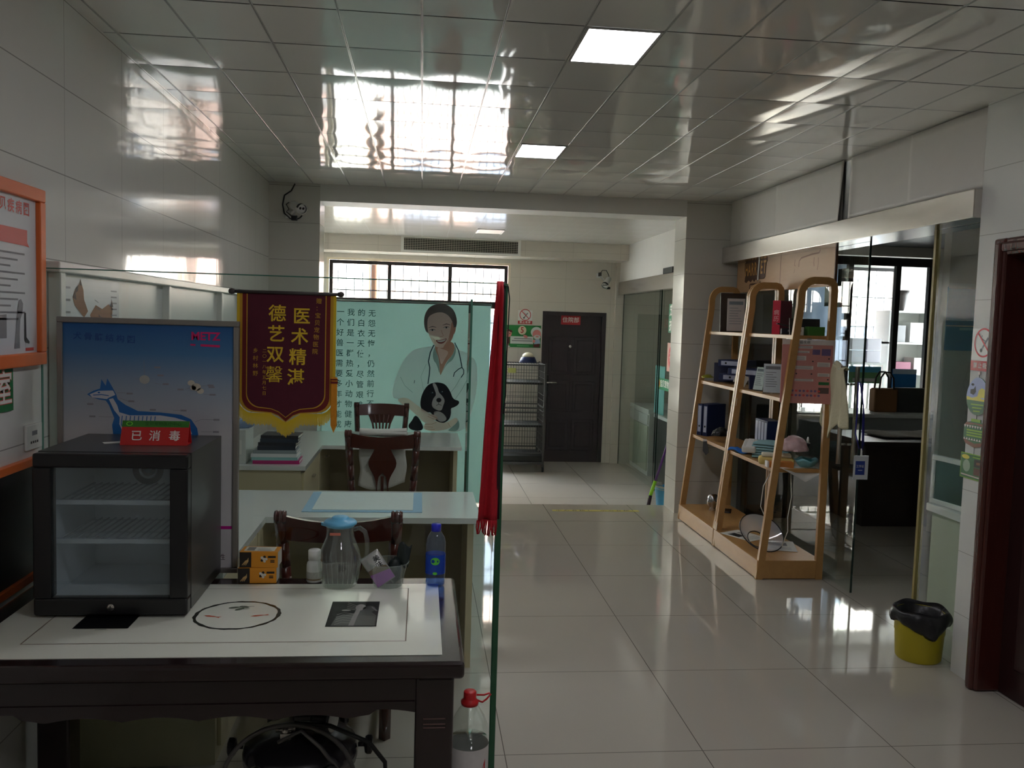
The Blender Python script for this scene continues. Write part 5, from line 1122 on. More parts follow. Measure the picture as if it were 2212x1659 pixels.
k.prism([(-.16, .0), (-.16, .06), (-.14, .07), (.05, .07), (.075, .08), (.08, .06), (.065, .0)], 0, .004, m_plyd, F); k.rect(-.14, .055, .0, .055, m_ply, F, .005)
part('lettering', k, t)
k = MB(); k.prism([(.035, .29), (.065, .295), (.06, .265), (.045, .12), (.05, .095), (.02, .09), (.02, .115), (.032, .25)], .006, .009, m_white, F); part('white_strip', k, t)
t = thing('wood_sign', 'plainer plywood board with a faint engraved outline nearer the viewer', 'sign', (2.80, 6.165, 2.005))
k = MB(); k.box(-.016, .0, -.452, .45, 0, .345, m_ply); k.box(-.0165, .0, -.464, -.452, 0, .345, m_plyd); part('board', k, t)
F = face_right(-.016, 0, 0); m_eng = mat('engraving', (150, 108, 80), rough=.6)
k = MB(); k.stroke([(-.12, .16), (-.115, .205), (-.08, .225), (.1, .24), (.21, .242), (.225, .26)], .011, m_eng, F, .0006); k.stroke([(-.19, .22), (-.195, .18), (-.18, .17)], .008, m_eng, F, .0006); k.stroke([(-.2, .12), (-.185, .15)], .005, m_eng, F, .0006); k.stroke([(.135, .215), (.13, .18), (.14, .15)], .008, m_eng, F, .0006); k.stroke([(.2, .21), (.205, .17), (.19, .12)], .007, m_eng, F, .0006); part('engraving', k, t)
k = MB(); k.rbox(-.018, .0, -.50, -.464, .29, .35, m_plyd, .002); part('bracket', k, t)
# posters stuck inside the glass
k = MB(); k.box(0, .002, -.075, .075, 0, .26, mat('dark_green_poster', (18, 44, 38), rough=.4, var=.2)); F = face_right(0, 0, 0); k.disc(0, .17, .022, .03, mat('poster_portrait', (70, 62, 56), rough=.5), F, .0006); k.disc(0, .05, .045, .022, mat('poster_dish', (150, 118, 90), rough=.5), F, .0006); solo('glass_poster', k, 'small dark green poster on the glass beside the near shelf post', 'poster', (2.823, 5.66, 1.86))
k = MB(); k.box(0, .0015, -.12, .12, 0, .14, mat('dark_green_poster2', (34, 66, 56), rough=.4, var=.2)); solo('glass_poster', k, 'lower dark green poster partly behind the near shelf post', 'poster', (2.824, 5.80, 1.87))
# ------------------------------------------------------------------ loose white sheets over the header
m_card = mat('white_card_sheet', (206, 202, 196), rough=.5, var=.03)
for i, (y0, y1, curl, lab) in enumerate(((6.60, 7.33, .5, 'curled white sheet over the header next to the pillar'), (5.515, 6.62, .3, 'white sheet over the header left of the dark gap'), (4.72, 5.43, .45, 'white sheet over the header right of the dark gap'), (4.045, 4.74, .0, 'flat white sheet over the header nearest the white wall'))):
    k = MB()
    def fn(u, v, y0=y0, y1=y1, curl=curl, i=i):
        y = y0+(y1-y0)*u; z = 2.412+.398*v; s = 0
        if i == 2: s = .05*max(0, (u-.85)/.15)**2*(1-v*.8); y -= s*.35
        if i == 1: s = .05*max(0, (.1-u)/.1)**2*(1-v*.9); y += s*.5
        if i == 0: s = .04*max(0, (u-.8)/.2)**2
        return (2.722-.004*(i % 2)-s*.3, y, z)
    k.grid(fn, 24, 10, m_card); solo('card_sheet', k, lab, 'sheet', group='white sheets covering the wall above the header', solid=.002)
k = MB(); k.box(0, .004, -.05, .05, 0, .38, m_black); solo('gap_backing', k, 'dark gap between two white sheets above the header', 'panel', (2.724, 5.475, 2.42))
# ================================================================== right wall, doorway and side room
m_ringred = mat('sign_ring_red', (196, 40, 52), rough=.4)
def no_smoking(label, face, w, h, loc):
    k = MB(); F = face(*loc); k.box(-w/2, w/2, -h/2, h/2, 0, .002, mat('sign_white', (218, 218, 214), rough=.35), F)
    r = w*.40; cz = h*.17
    k.ring(0, cz, r*.88, r, m_ringred, F, .003); k.stroke([(-r*.66, cz+r*.66), (r*.66, cz-r*.66)], r*.12, m_ringred, F, .0034)
    k.stroke([(-r*.2, cz-r*.5), (r*.1, cz-r*.1), (r*.45, cz+r*.35)], r*.16, m_gt, F, .0026); k.stroke([(r*.2, cz+r*.1), (-r*.3, cz+r*.3), (-r*.15, cz+r*.5)], r*.07, m_gt, F, .0026); k.disc(-r*.22, cz-r*.52, r*.13, r*.13, m_dt, F, .0028)
    k.rect(-w/2, w/2, -h/2, -h/2+h*.24, m_sgred, F, .0026)
    for i, ch in enumerate('禁止吸烟'): k.text(ch, (i-1.5)*w*.2, -h/2+h*.12, w*.17, m_sgwhite, F, .003, .015)
    return solo('no_smoking_sign', k, label, 'sign')
no_smoking('white and red no smoking sign on the white wall end at the right', face_right, .178, .205, (XR-.0005, 3.948, 1.628))
m_gr = mat('tag_green', (52, 104, 58), rough=.4, var=.1); m_gr2 = mat('tag_lime', (132, 176, 52), rough=.4, var=.08); m_sky2 = mat('tag_sky', (150, 164, 206), rough=.4, var=.08); m_ylw = mat('tag_yellow', (212, 204, 70), rough=.4, var=.06)
def egg(rw, rh, n=36): return [(rw*math.cos(2*PI*i/n)*(1-.10*math.sin(2*PI*i/n)), rh*math.sin(2*PI*i/n)) for i in range(n)]
F = face_right(0, 0, 0)
k = MB(); E_ = egg(.085, .092); k.prism(E_, .002, .006, m_gr, F); k.poly([(u, v) for u, v in E_ if v > -.022], m_sky2, F, .0066); k.poly([(-.08, -.022), (.08, -.022), (.083, -.005), (.04, -.012), (0, .0), (-.04, -.01), (-.083, -.004)], m_ylw, F, .007)
k.poly([(0, .0), (.01, .03), (.03, .042), (.05, .038), (.065, .015), (.055, -.005), (.02, -.006)], m_ylw, F, .0074); k.poly([(-.055, .01), (-.03, .005), (-.012, .022), (-.018, .05), (-.03, .035), (-.055, .03)], m_dt, F, .0074); k.disc(-.04, .055, .012, .006, m_dt, F, .0074, 10)
for i in range(3): k.stroke([(-.045+.01*i, -.042-.016*i), (.05-.012*i, -.04-.016*i)], .006, m_gr2, F, .0074)
k.tube([(-.003, 0, .09), (-.003, 0, .11)], .0015, m_dt, 5); k.rbox(-.006, 0, -.008, .008, .105, .122, m_strip, .002)
solo('hanging_tag', k, 'egg shaped green and sky blue tag, topmost of three on the white wall', 'tag', (XR-.0005, 3.962, 1.402), 0, 'green tags in a chain on the white wall')
k = MB(); P = [(-.035, .07), (.035, .07), (.036, .056), (.07, .05), (.088, .036), (.09, -.03), (.07, -.056), (0, -.07), (-.07, -.056), (-.09, -.03), (-.088, .036), (-.07, .05), (-.036, .056)]
k.prism(P, .002, .006, m_gr, F); k.poly([(-.035, .07), (.035, .07), (.036, .056), (-.036, .056)], m_gr2, F, .0068); m_tagb = mat('tag_brown', (128, 90, 66), rough=.5)
k.poly([(-.07, .05), (.07, .05), (.088, .034), (0, .044), (-.088, .034)], m_tagb, F, .0066); k.poly([(-.088, -.034), (0, -.05), (.088, -.034), (.07, -.056), (0, -.07), (-.07, -.056)], m_tagb, F, .0066)
for i in range(9): u = -.08+i*.02; k.poly([(u-.008, .036), (u+.008, .036), (u, .022)], m_strip, F, .007); k.poly([(u-.008, -.036), (u+.008, -.036), (u, -.024)], m_strip, F, .007)
for i in range(3): k.stroke([(-.065, .012-.013*i), (.065, .014-.013*i)], .008, m_gr2, F, .007)
k.tube([(-.003, 0, .07), (-.003, 0, .09)], .0012, m_dt, 5); solo('hanging_tag', k, 'lantern shaped green tag, middle of three on the white wall', 'tag', (XR-.0005, 3.962, 1.22), 0, 'green tags in a chain on the white wall')
k = MB(); k.box(-.094, .094, -.062, .062, .002, .006, m_gr2, F); k.rect(-.09, .09, -.058, .058, m_gr, F, .0064); k.disc(-.055, .043, .03, .011, m_ylw, F, .007); k.rect(.012, .082, .002, .04, m_bk, F, .007); k.rect(.012, .082, -.038, -.002, mat('tag_photo', (96, 64, 48), rough=.5, var=.4, vscale=60), F, .007); k.disc(-.045, -.0, .028, .03, mat('tag_pale', (150, 176, 150), rough=.5), F, .007); k.stroke([(.03, .02), (.06, .022)], .012, m_tagb, F, .0074); k.stroke([(-.085, -.045), (.085, -.048)], .006, m_strip, F, .007); k.stroke([(.0, .048), (.08, .048)], .006, m_gr2, F, .007)
k.tube([(-.003, 0, .06), (-.003, 0, .095)], .0012, m_dt, 5); solo('hanging_tag', k, 'rectangular green tag with two photos, lowest of three on the white wall', 'tag', (XR-.0005, 3.965, 1.055), 0, 'green tags in a chain on the white wall')
# bin
t = thing('waste_bin', 'yellow bin with a black liner by the white wall end', 'bin', (2.63, 4.215, 0))
k = MB(); m_yb = mat('bin_yellow', (186, 172, 34), rough=.4, var=.05); k.shell([(.105, 0), (.112, .01), (.12, .14), (.123, .145), (.122, .25)], m_yb, 40); k.shell([(.1, .004), (.116, .25)], m_yb, 40); k.lathe([(.001, .003), (.105, 0)], m_yb, 40); part('bucket', k, t)
k = MB(); m_lb = mat('black_liner', (26, 26, 28), rough=.35, var=.15, bump=.3, bscale=30)
def liner(u, v):
    a = 2*PI*u; w = .008*math.sin(a*7)+.006*math.sin(a*11+1)
    if v < .5: f = v/.5; r = .06+.058*f; z = .09+.175*f
    else: f = (v-.5)/.5; r = .120+.016*math.sin(f*PI)+.012+w*f; z = .268-(.075+.02*math.sin(a*3+.5)+.03*max(0, -math.sin(a)))*f+.006*math.sin(a*5)
    return (r*math.cos(a), r*math.sin(a), z)
k.grid(liner, 60, 14, m_lb); part('liner', k, t, 'black plastic liner', solid=.002)
# door pull, towel and badge on the glass edge
t = thing('door_pull', 'long steel pull handles through the glass edge', 'handle', (2.815, 5.47, 0))
for sx in (-1, 1):
    k = MB(); k.cyl((sx*.05, 0, .82), (sx*.05, 0, 1.47), .0145, m_steel, 18); 
    for z in (.95, 1.35): k.cyl((sx*.007, 0, z), (sx*.05, 0, z), .008, m_steel, 12)
    part('bar', k, t)
m_twl = mat('cream_towel', (206, 200, 168), rough=.95, var=.06, bump=.4, bscale=90)
k = MB()
def tw(u, v):
    y = 5.66-.34*u; z = 1.46-(.36+.10*(1-abs(2*u-.75))+.05*math.sin(u*8))*v
    pinch = 1-.55*(1-v)**2; y = 5.49+(y-5.49)*pinch
    return (2.742-.018*math.sin(u*15+v*2)*(.3+.7*v)-.012*v, y, z+.02*(1-v)*math.cos(u*4))
k.grid(tw, 36, 24, m_twl); k.grid(lambda u, v: (2.742+.04*v, 5.56-.14*u, 1.46+.018*math.sin(v*PI)+.02*math.cos(u*4)), 10, 6, m_twl)
solo('towel', k, 'cream towel draped over the pull handle of the glass', 'towel', solid=.006)
t = thing('badge', 'blue lanyard with a white and blue badge card on the glass edge', 'badge', (2.775, 5.283, .75))
m_bls = mat('lanyard_blue', (36, 34, 120), rough=.7, var=.15); 
k = MB(); k.tube([(.0, 0, .63), (.004, -.004, .45), (.0, -.002, .3), (.03, -.004, .2)], .009, m_bls, 6, flat=(1, .3)); k.tube([(.012, 0, .63), (.04, -.008, .48), (.045, -.006, .33), (.05, -.006, .19)], .009, m_bls, 6, flat=(1, .3)); k.tube([(.022, -.004, .62), (.048, -.008, .42), (.058, -.006, .22)], .007, m_bls, 6, flat=(1, .3)); part('strap', k, t)
k = MB(); k.box(.0, .098, -.004, 0, 0, .155, mat('badge_white', (206, 210, 214), rough=.25)); F = face_front(0, -.004, 0); k.rect(.012, .075, .03, .12, mat('badge_blue', (36, 58, 140), rough=.4), F, .0005); k.text('工作证', .043, .085, .018, m_sgwhite, F, .001, .01); k.stroke([(.03, .06), (.06, .06)], .006, m_spine, F, .001); part('card', k, t)
k = MB(); k.cyl((.048, -.003, .15), (.048, -.003, .2), .006, m_white, 10); part('clip', k, t)
k = MB(); k.disc(0, 0, .065, .07, mat('red_sticker', (176, 44, 52), rough=.5), face_right(0, 0, 0), .0); k.disc(0, .01, .03, .03, m_rt, face_right(0, 0, 0), .0006); solo('sticker', k, 'round red sticker on the glass behind the near shelf post', 'sticker', (2.8085, 5.77, 1.625), solid=.001)
# --- inside the side room
m_dkc = mat('dark_cabinet', (58, 60, 56), rough=.4, var=.06); m_wl = mat('white_laminate', (214, 216, 212), rough=.35, var=.02); m_gl2 = mat('pale_green_laminate', (186, 192, 172), rough=.4, var=.03); m_dwood = wood_mat('dark_desk_wood', (52, 42, 36), (38, 31, 27), rough=.35, scale=(2, 9, 9))
t = thing('counter', 'pale green counter with a white top behind the narrow glass', 'counter', (3.03, 3.2, 0))
k = MB(); k.rbox(0, 1.1, 0, 1.67, .645, .69, m_wl, .004); part('top', k, t); k = MB(); k.box(.03, 1.07, .02, 1.65, 0, .645, m_gl2); part('body', k, t)
t = thing('white_monitor', 'white framed dark screen standing on the pale counter', 'screen', (3.075, 4.62, .691), .12)
k = MB(); k.rbox(0, .03, -.25, .25, .26, .29, m_wl, .004); k.rbox(0, .03, -.25, .25, 0, .03, m_wl, .004); k.rbox(0, .03, -.25, -.22, .03, .26, m_wl, .004); k.rbox(0, .03, .22, .25, .03, .26, m_wl, .004); part('frame', k, t)
k = MB(); k.box(.008, .02, -.22, .22, .03, .26, mat('dark_screen', (40, 52, 50), rough=.1)); part('screen', k, t)
t = thing('cabinet', 'dark cabinet behind the glass and the wooden shelves', 'cabinet', (2.91, 7.45, 0))
k = MB(); k.rbox(0, .4, 0, .43, 0, 1.56, m_dkc, .006); body = part('body', k, t)
d = MB(); d.rbox(.01, .39, -.014, .0, .06, 1.52, m_dkc, .004); dr = part('door', d, t); h = MB(); h.cyl((.35, -.022, .7), (.35, -.022, .9), .006, m_steel, 8); part('handle', h, dr)
k = MB(); k.box(0, .52, -.012, 0, 0, .53, mat('blue_poster', (30, 112, 168), rough=.4, var=.1, vscale=4)); F = face_front(0, -.012, 0); k.rect(0, .52, .515, .56, m_wl, F, .0005); k.rect(0, .52, .2, .21, m_wl, F, .0006); k.stroke([(.12, .18), (.4, .185)], .02, mat('poster_pale_blue', (120, 176, 206), rough=.4), F, .0008); solo('blue_poster', k, 'blue poster on the wall behind the narrow glass', 'poster', (4.36, 6.898, 1.565))  # white band along the poster top is glare put in as colour
t = thing('desk', 'long dark desk across the side room', 'desk', (3.83, 7.12, 0))
k = MB(); k.rbox(0, 1.5, 0, .86, .71, .75, m_dwood, .004); part('desktop', k, t); k = MB(); k.box(.03, 1.47, .03, .06, 0, .71, m_dwood); part('front_panel', k, t)
for x in (.03, 1.44): k = MB(); k.box(x, x+.03, .06, .83, 0, .71, m_dwood); part('side_panel', k, t)
t = thing('counter', 'grey counter behind the dark desk in the side room', 'counter', (3.72, 8.45, 0))
k = MB(); k.rbox(0, 1.75, 0, .6, .82, .86, m_wl, .004); part('top', k, t); k = MB(); k.box(.02, 1.73, .02, .58, 0, .82, mat('grey_counter', (150, 154, 150), rough=.4, var=.03)); part('body', k, t)
t = thing('glazed_partition', 'black framed glazed screen behind the desk in the side room', 'partition', (0, 9.9, 0))
k = MB(); k.box(4.5, 6.075, 0, .06, 2.485, 2.585, m_blackal); k.box(5.005, 6.075, 0, .06, .72, .78, m_blackal)
for x in (5.005, 5.60, 6.015): k.box(x, x+.06, 0, .06, .78, 2.485, m_blackal)
part('frame', k, t)
k = MB(); k.box(5.065, 5.60, .025, .032, .78, 2.485, m_wglass); k.box(5.66, 6.015, .025, .032, .78, 2.485, m_wglass); part('panes', k, t)
k = MB(); k.box(5.005, 6.075, .0, .06, 0, .72, m_dkc); part('lower_panel', k, t)
b = MB(); b.box(6.075, 7.2, 9.9, 9.98, 0, CE, m_plaster); b.box(4.5, 6.075, 9.9, 9.98, 2.6, CE, m_plaster); struct('wall_side_back', b)
t = thing('shelf_unit', 'white shelf unit behind the black framed screen', 'shelf', (6.05, 10.8, 0))
k = MB()
for z in (0, .75, 1.15, 1.55, 1.96): k.box(0, .62, 0, .35, z, z+.025, m_wl)
k.box(0, .02, 0, .35, .025, 1.96, m_wl); k.box(.60, .62, 0, .35, .025, 1.96, m_wl); k.box(.02, .6, .33, .35, .025, 1.96, m_wl); part('carcass', k, t)
for i, (x, z, w, h, c, lab) in enumerate(((6.10, 1.576, .2, .22, (170, 170, 172), 'grey carton on the upper shelf behind the screen'), (6.36, 1.576, .24, .26, (206, 204, 200), 'white carton on the upper shelf behind the screen'), (6.10, 1.176, .3, .14, (150, 96, 112), 'mauve carton on the middle shelf behind the screen'), (6.44, 1.176, .16, .2, (190, 184, 178), 'pale carton on the middle shelf behind the screen'))):
    k = MB(); k.rbox(0, w, 0, .25, 0, h, mat('carton_%d' % i, c, rough=.6), .004); solo('carton', k, lab, 'box', (x, 10.83, z), 0, 'cartons on the white shelf unit')
k = MB(); k.lathe([(.035, 0), (.05, .05), (.085, .2), (.095, .27), (.085, .27), (.001, .26)], mat('dark_vase', (70, 64, 62), rough=.5, var=.15), 20); solo('vase', k, 'dark tapered vase on top of the white shelf unit', 'vase', (6.3, 10.98, 1.986))
for i, (x, z, w, h) in enumerate(((5.56, 1.30, .2, .16), (5.77, 1.30, .2, .16), (5.56, 1.459, .2, .16), (5.77, 1.459, .2, .16))):
    k = MB(); k.rbox(0, w-.01, 0, .24, 0, h-.008, mat('carton_white', (216, 214, 222), rough=.5), .004); solo('white_carton', k, 'white carton in the four-pack behind the black screen', 'box', (x, 10.8, z), 0, 'white cartons behind the screen')
t = thing('side_table', 'white table under the white cartons behind the screen', 'table', (5.54, 10.75, 0))
k = MB(); k.rbox(0, .46, 0, .4, 1.27, 1.299, m_wl, .003); part('top', k, t)
for x in (.0, .43):
    for y in (0, .37): k = MB(); k.box(x, x+.03, y, y+.03, 0, 1.27, m_wl); part('leg', k, t)
k = MB(); k.box(0, .4, 0, .012, 0, .2, mat('green_print', (120, 170, 120), rough=.5)); F = face_front(0, 0, 0); k.rect(0, .4, .13, .2, mat('cyan_print', (90, 176, 214), rough=.5), F, .0006); k.rect(.05, .34, .02, .06, m_wl, F, .0006); solo('green_poster', k, 'blue and green print low on the black framed screen', 'poster', (5.07, 9.885, 1.085))
k = MB(); k.box(0, .3, 0, .012, 0, .48, mat('blue_print', (40, 124, 196), rough=.5, var=.12)); F = face_front(0, 0, 0); k.rect(.0, .3, .42, .48, mat('pale_print', (190, 210, 226), rough=.5), F, .0006); solo('blue_display', k, 'blue display card low on the black framed screen', 'poster', (5.62, 9.885, .785))
t = thing('handbag', 'brown bag with dark straps on the grey counter', 'bag', (4.86, 8.7, .861))
m_bagb = mat('tan_bag', (120, 84, 48), rough=.7, var=.1)
k = MB(); k.rbox(-.13, .13, -.06, .06, 0, .25, m_bagb, .02, 3); part('body', k, t)
for y in (-.05, .05): k = MB(); k.tube([(-.08, y, .24), (-.07, y, .36), (-.03, y, .42), (.03, y, .42), (.07, y, .36), (.08, y, .24)], .01, m_bk, 8); part('strap', k, t)
k = MB(); k.rbox(-.17, .17, -.03, .03, 0, .26, m_dkc, .006); k.rbox(-.02, .02, -.02, .02, -.0, .01, m_dkc, .002); solo('monitor', k, 'dark grey box at the right end of the grey counter', 'box', (5.13, 8.7, .861), 0) 
k = MB(); k.grid(lambda u, v: (-.4+.8*u, -.2+.4*v, .012+.02*math.sin(u*9)*math.sin(v*7)), 20, 12, mat('crumpled_sheet', (150, 146, 138), rough=.8, var=.1)); solo('cloth', k, 'crumpled pale cloth lying on the side room desk', 'cloth', (4.5, 7.55, .755), .1, solid=.01)
t = thing('tube_light', 'bright tube light on the ceiling of the side room', 'light', (5.2, 8.9, CE))
k = MB(); k.rbox(-.62, .62, -.03, .03, -.03, .0, m_white, .004); part('holder', k, t); k = MB(); k.cyl((-.6, 0, -.046), (.6, 0, -.046), .014, mat('tube_glow', (255, 255, 255), rough=.3, var=0, emit=(240, 240, 255), estr=26), 12); part('tube', k, t)
k = MB(); k.grid(lambda u, v: (5.12+.66*u, 11.40+.008*math.sin(u*22), 1.22+1.38*v), 40, 4, film_mat('added_blind_cloth', (150, 160, 172), .35, .05, 3)); solo('blind', k, 'added pale grey blue blind dimming the left part of the side room window', 'blind', solid=.002)  # blind added to tone down the overbright left of the window
# ================================================================== back room: cage, signs, wet room, cameras
m_wire = mat('cage_wire', (78, 78, 76), rough=.4, metal=.4, var=.05); m_cgd = mat('cage_tray', (30, 32, 27), rough=.7, var=.08)
CX0, CX1, CY0, CY1 = .93, 1.535, 10.66, 11.26
t = thing('pet_cage', 'tall grey wire pet cage on wheels beside the dark door', 'cage', ((CX0+CX1)/2, (CY0+CY1)/2, ZB)); w, d = (CX1-CX0)/2, (CY1-CY0)/2
k = MB()
for sx in (-1, 1):
    for sy in (-1, 1): k.box(sx*w-.012, sx*w+.012, sy*d-.012, sy*d+.012, .09, 1.355, m_wire)
for z in (.10, .24, .80, .745, 1.335):
    for sy in (-1, 1): k.box(-w, w, sy*d-.008, sy*d+.008, z-.008, z+.008, m_wire)
    for sx in (-1, 1): k.box(sx*w-.008, sx*w+.008, -d, d, z-.008, z+.008, m_wire)
part('frame', k, t)
def mesh_wall(horizontal, s):
    k = MB(); L = w if horizontal else d; n = int(2*L/.032)
    for i in range(1, n):
        a = -L+2*L*i/n
        if horizontal: k.box(a-.0018, a+.0018, s*d-.0018, s*d+.0018, .24, 1.335, m_wire)
        else: k.box(s*w-.0018, s*w+.0018, a-.0018, a+.0018, .24, 1.335, m_wire)
    for z in (.36, .44, .62, .70, .88, .95, 1.16, 1.24):
        if horizontal: k.box(-w, w, s*d-.0022, s*d+.0022, z-.0025, z+.0025, m_wire)
        else: k.box(s*w-.0022, s*w+.0022, -d, d, z-.0025, z+.0025, m_wire)
    return k
part('front_mesh', mesh_wall(True, -1), t); part('back_mesh', mesh_wall(True, 1), t); part('side_mesh', mesh_wall(False, 1), t); part('side_mesh', mesh_wall(False, -1), t)
k = MB()
for i in range(1, 18): a = -w+2*w*i/18; k.box(a-.0018, a+.0018, -d, d, 1.333, 1.3366, m_wire)
part('top_mesh', k, t)
for z in (1.10, .565): k = MB(); k.rbox(-w+.012, w-.012, -d*.8, d-.012, z-.01, z+.016, m_cgd, .003); part('ledge', k, t)
k = MB(); k.rbox(-w+.004, w-.004, -d+.004, d-.004, .13, .20, m_cgd, .006); k.rbox(-w, w, -d-.02, d, .10, .13, m_wire, .004); part('tray', k, t)
for sx in (-1, 1):
    for sy in (-1, 1): k = MB(); k.cyl((sx*w-.012, sy*d, .035), (sx*w+.012, sy*d, .035), .035, m_black, 18); k.box(sx*w-.016, sx*w+.016, sy*d-.012, sy*d+.012, .05, .092, m_wire); part('wheel', k, t)
k = MB(); k.rbox(-.05, .05, -d-.012, -d-.009, 1.235, 1.295, mat('lime_label', (190, 196, 110), rough=.5), .001) ; q = part('label', k, t, 'pale lime label'); q.location = (-.12, 0, 0)
k = MB(); k.rbox(-.06, .06, w*0-.012, .012, 0, .16, m_cgd, .003); q = part('latch_plate', k, t); q.location = (w+.018, -d+.1, .86); q.rotation_euler = (0, 0, PI/2)
t = thing('pet_bowl', 'cream bowl in a dark blue holder on top of the cage', 'bowl', (1.335, 10.86, ZB+1.357))
k = MB(); k.lathe([(.115, 0), (.09, .06), (.085, .07), (.07, .07), (.001, .068)], mat('navy_bowl', (40, 50, 96), rough=.3), 32); part('holder', k, t); k = MB(); k.lathe([(.075, .071), (.068, .1), (.04, .122), (.001, .13)], mat('cream_bowl', (214, 206, 180), rough=.35), 28); part('bowl', k, t)
no_smoking('small no smoking sign on the back wall above the cartoon notice', face_front, .19, .18, (1.352, YW-.0005, 1.757))
# cartoon notice
F = face_front(0, -.003, 0); k = MB(); k.box(-.235, .235, -.003, 0, -.147, .147, mat('notice_green', (34, 124, 60), rough=.4)); m_fl = mat('cartoon_skin', (222, 140, 134), rough=.5); m_wb = mat('cartoon_white', (206, 212, 206), rough=.5); m_hr = mat('cartoon_hair', (84, 36, 28), rough=.5); m_sh = mat('cartoon_shirt', (160, 184, 204), rough=.5)
k.disc(-.015, .08, .055, .058, mat('notice_cream', (214, 200, 170), rough=.5), F, .0006); k.text('5', -.015, .08, .105, m_sgred, F, .0012, .02, .9)
k.rect(-.17, .135, -.098, -.0, m_wb, F, .0006)
for i in range(2): k.stroke([(-.12-.03*i, -.03-.028*i), (.12, -.03-.028*i)], .012, m_gt, F, .0012)
k.stroke([(-.08, -.125), (.08, -.125)], .008, mat('notice_pale_green', (120, 190, 130), rough=.5), F, .0006)
k.disc(.175, .06, .075, .07, m_wb, F, .0008); k.disc(.18, .035, .056, .058, m_fl, F, .0014); k.disc(.185, -.005, .045, .03, m_wb, F, .0018); k.disc(.185, .002, .022, .01, m_fl, F, .0022); k.poly([(.14, -.04), (.22, -.03), (.232, -.09), (.15, -.1)], m_sh, F, .001); k.poly([(.14, -.1), (.225, -.09), (.22, -.14), (.14, -.14)], m_hr, F, .001); k.disc(.03, .0, .032, .02, m_fl, F, .0014, 14, -.4); k.stroke([(.055, -.012), (.135, -.02)], .02, m_wb, F, .0012); k.disc(.145, -.06, .018, .022, m_fl, F, .0016, 12)
k.disc(-.205, .035, .05, .05, m_fl, F, .001); k.poly([(-.235, .06), (-.2, .09), (-.15, .075), (-.14, .05), (-.17, .052), (-.2, .07), (-.235, .05)], m_hr, F, .0014); k.disc(-.178, .035, .006, .011, m_bk, F, .0014, 10); k.rect(-.232, -.195, -.13, -.02, m_fl, F, .0008); k.rect(-.205, -.18, -.1, -.02, m_hr, F, .001); k.disc(-.2, -.135, .03, .01, m_wb, F, .0014)
solo('notice', k, 'green cartoon notice with a big number 5 on the back wall', 'sign', (1.333, YW-.0006, 1.503))
# yellow tape at the step
k = MB(); k.box(0, .80, -.028, .028, 0, .0012, mat('yellow_tape', (176, 160, 50), rough=.5, var=.1)); F = face_up(0, 0, .0012); m_ti = mat('tape_ink', (70, 62, 36), rough=.6, var=.3, vscale=60)
for j in range(2):
    for i, ch in enumerate('小心台阶！'): k.text(ch, .06+.41*j+.072*i, 0, .05, m_ti, F, .0005, .02)
solo('floor_tape', k, 'yellow warning tape with black characters on the floor at the step', 'tape', (1.21, 7.70, .0003), .004)
# wet room behind the far right glass
t = thing('cabinet', 'white cabinet behind the far right glass', 'cabinet', (2.80, 10.45, ZB))
k = MB(); k.rbox(0, .5, 0, .95, .78, .83, m_wl, .004); part('worktop', k, t); k = MB(); k.box(.02, .5, .02, .95, 0, .78, m_wl); part('body', k, t)
for i in range(2): d = MB(); d.rbox(.004, .02, .04+.46*i, .48+.46*i, .06, .62, m_gl2, .003); d.rbox(.0, .02, .04+.46*i, .48+.46*i, .64, .76, m_wl, .003); part('door', d, t)
t = thing('work_table', 'dark steel work table behind the far right glass', 'table', (2.83, 8.5, ZB))
k = MB(); k.rbox(0, .55, 0, 1.8, .76, .80, m_wl, .004); part('top', k, t); k = MB(); k.box(.03, .52, .03, 1.77, 0, .76, mat('dark_steel_body', (66, 68, 66), rough=.4)); part('body', k, t)
k = MB(); k.rbox(-.14, .14, -.18, .18, 0, .2, m_dkc, .01); solo('crate', k, 'dark crate on the work table behind the glass', 'crate', (3.08, 9.5, ZB+.801))
k = MB(); k.rbox(-.16, .16, -.2, .2, 0, .34, mat('grey_appliance', (110, 114, 112), rough=.4), .01); k.rbox(-.165, -.16, -.15, .15, .05, .28, m_black, .002); solo('appliance', k, 'grey box appliance on the work table behind the glass', 'appliance', (3.1, 9.0, ZB+.801))
k = MB(); k.grid(lambda u, v: (.0+.012*math.sin(u*16), -.2+.4*u, .58*v), 24, 8, mat('aqua_curtain', (130, 190, 184), rough=.8, var=.08)); solo('aqua_cloth', k, 'aqua cloth hanging inside the far right glass room', 'cloth', (2.86, 10.2, ZB+.805), solid=.004)
m_stg = mat('sticker_green', (20, 128, 80), rough=.4); m_stp = mat('sticker_pink', (226, 176, 160), rough=.4); m_str = mat('sticker_red', (216, 50, 56), rough=.4)
F = face_right(2.6735, 9.19, 1.78); k = MB(); k.box(-.1, .1, -.155, .155, 0, .001, m_stg, F); k.text('宠', 0, .075, .14, m_sgwhite, F, .0016, .02); k.text('护', 0, -.08, .14, m_sgwhite, F, .0016, .02); solo('window_sticker', k, 'tall green sticker with white characters on the far right glass', 'sticker')
F = face_right(2.6735, 9.17, 1.36); k = MB(); k.box(-.12, .12, -.155, .155, 0, .001, m_stp, F); k.disc(.02, 0, .085, .125, m_str, F, .0016); k.text('福', .02, 0, .12, m_stp, F, .002, .01); solo('window_sticker', k, 'pink sticker with a red oval below the tall green one', 'sticker')
F = face_right(2.6535, 9.62, 1.055) ; F = face_right(2.6725, 9.42, 1.052); k = MB(); k.box(-.2, .42, -.065, .065, 0, .001, m_stg, F); k.disc(-.145, 0, .042, .048, m_ylw, F, .0016); k.disc(-.145, 0, .03, .035, m_sgred, F, .002)
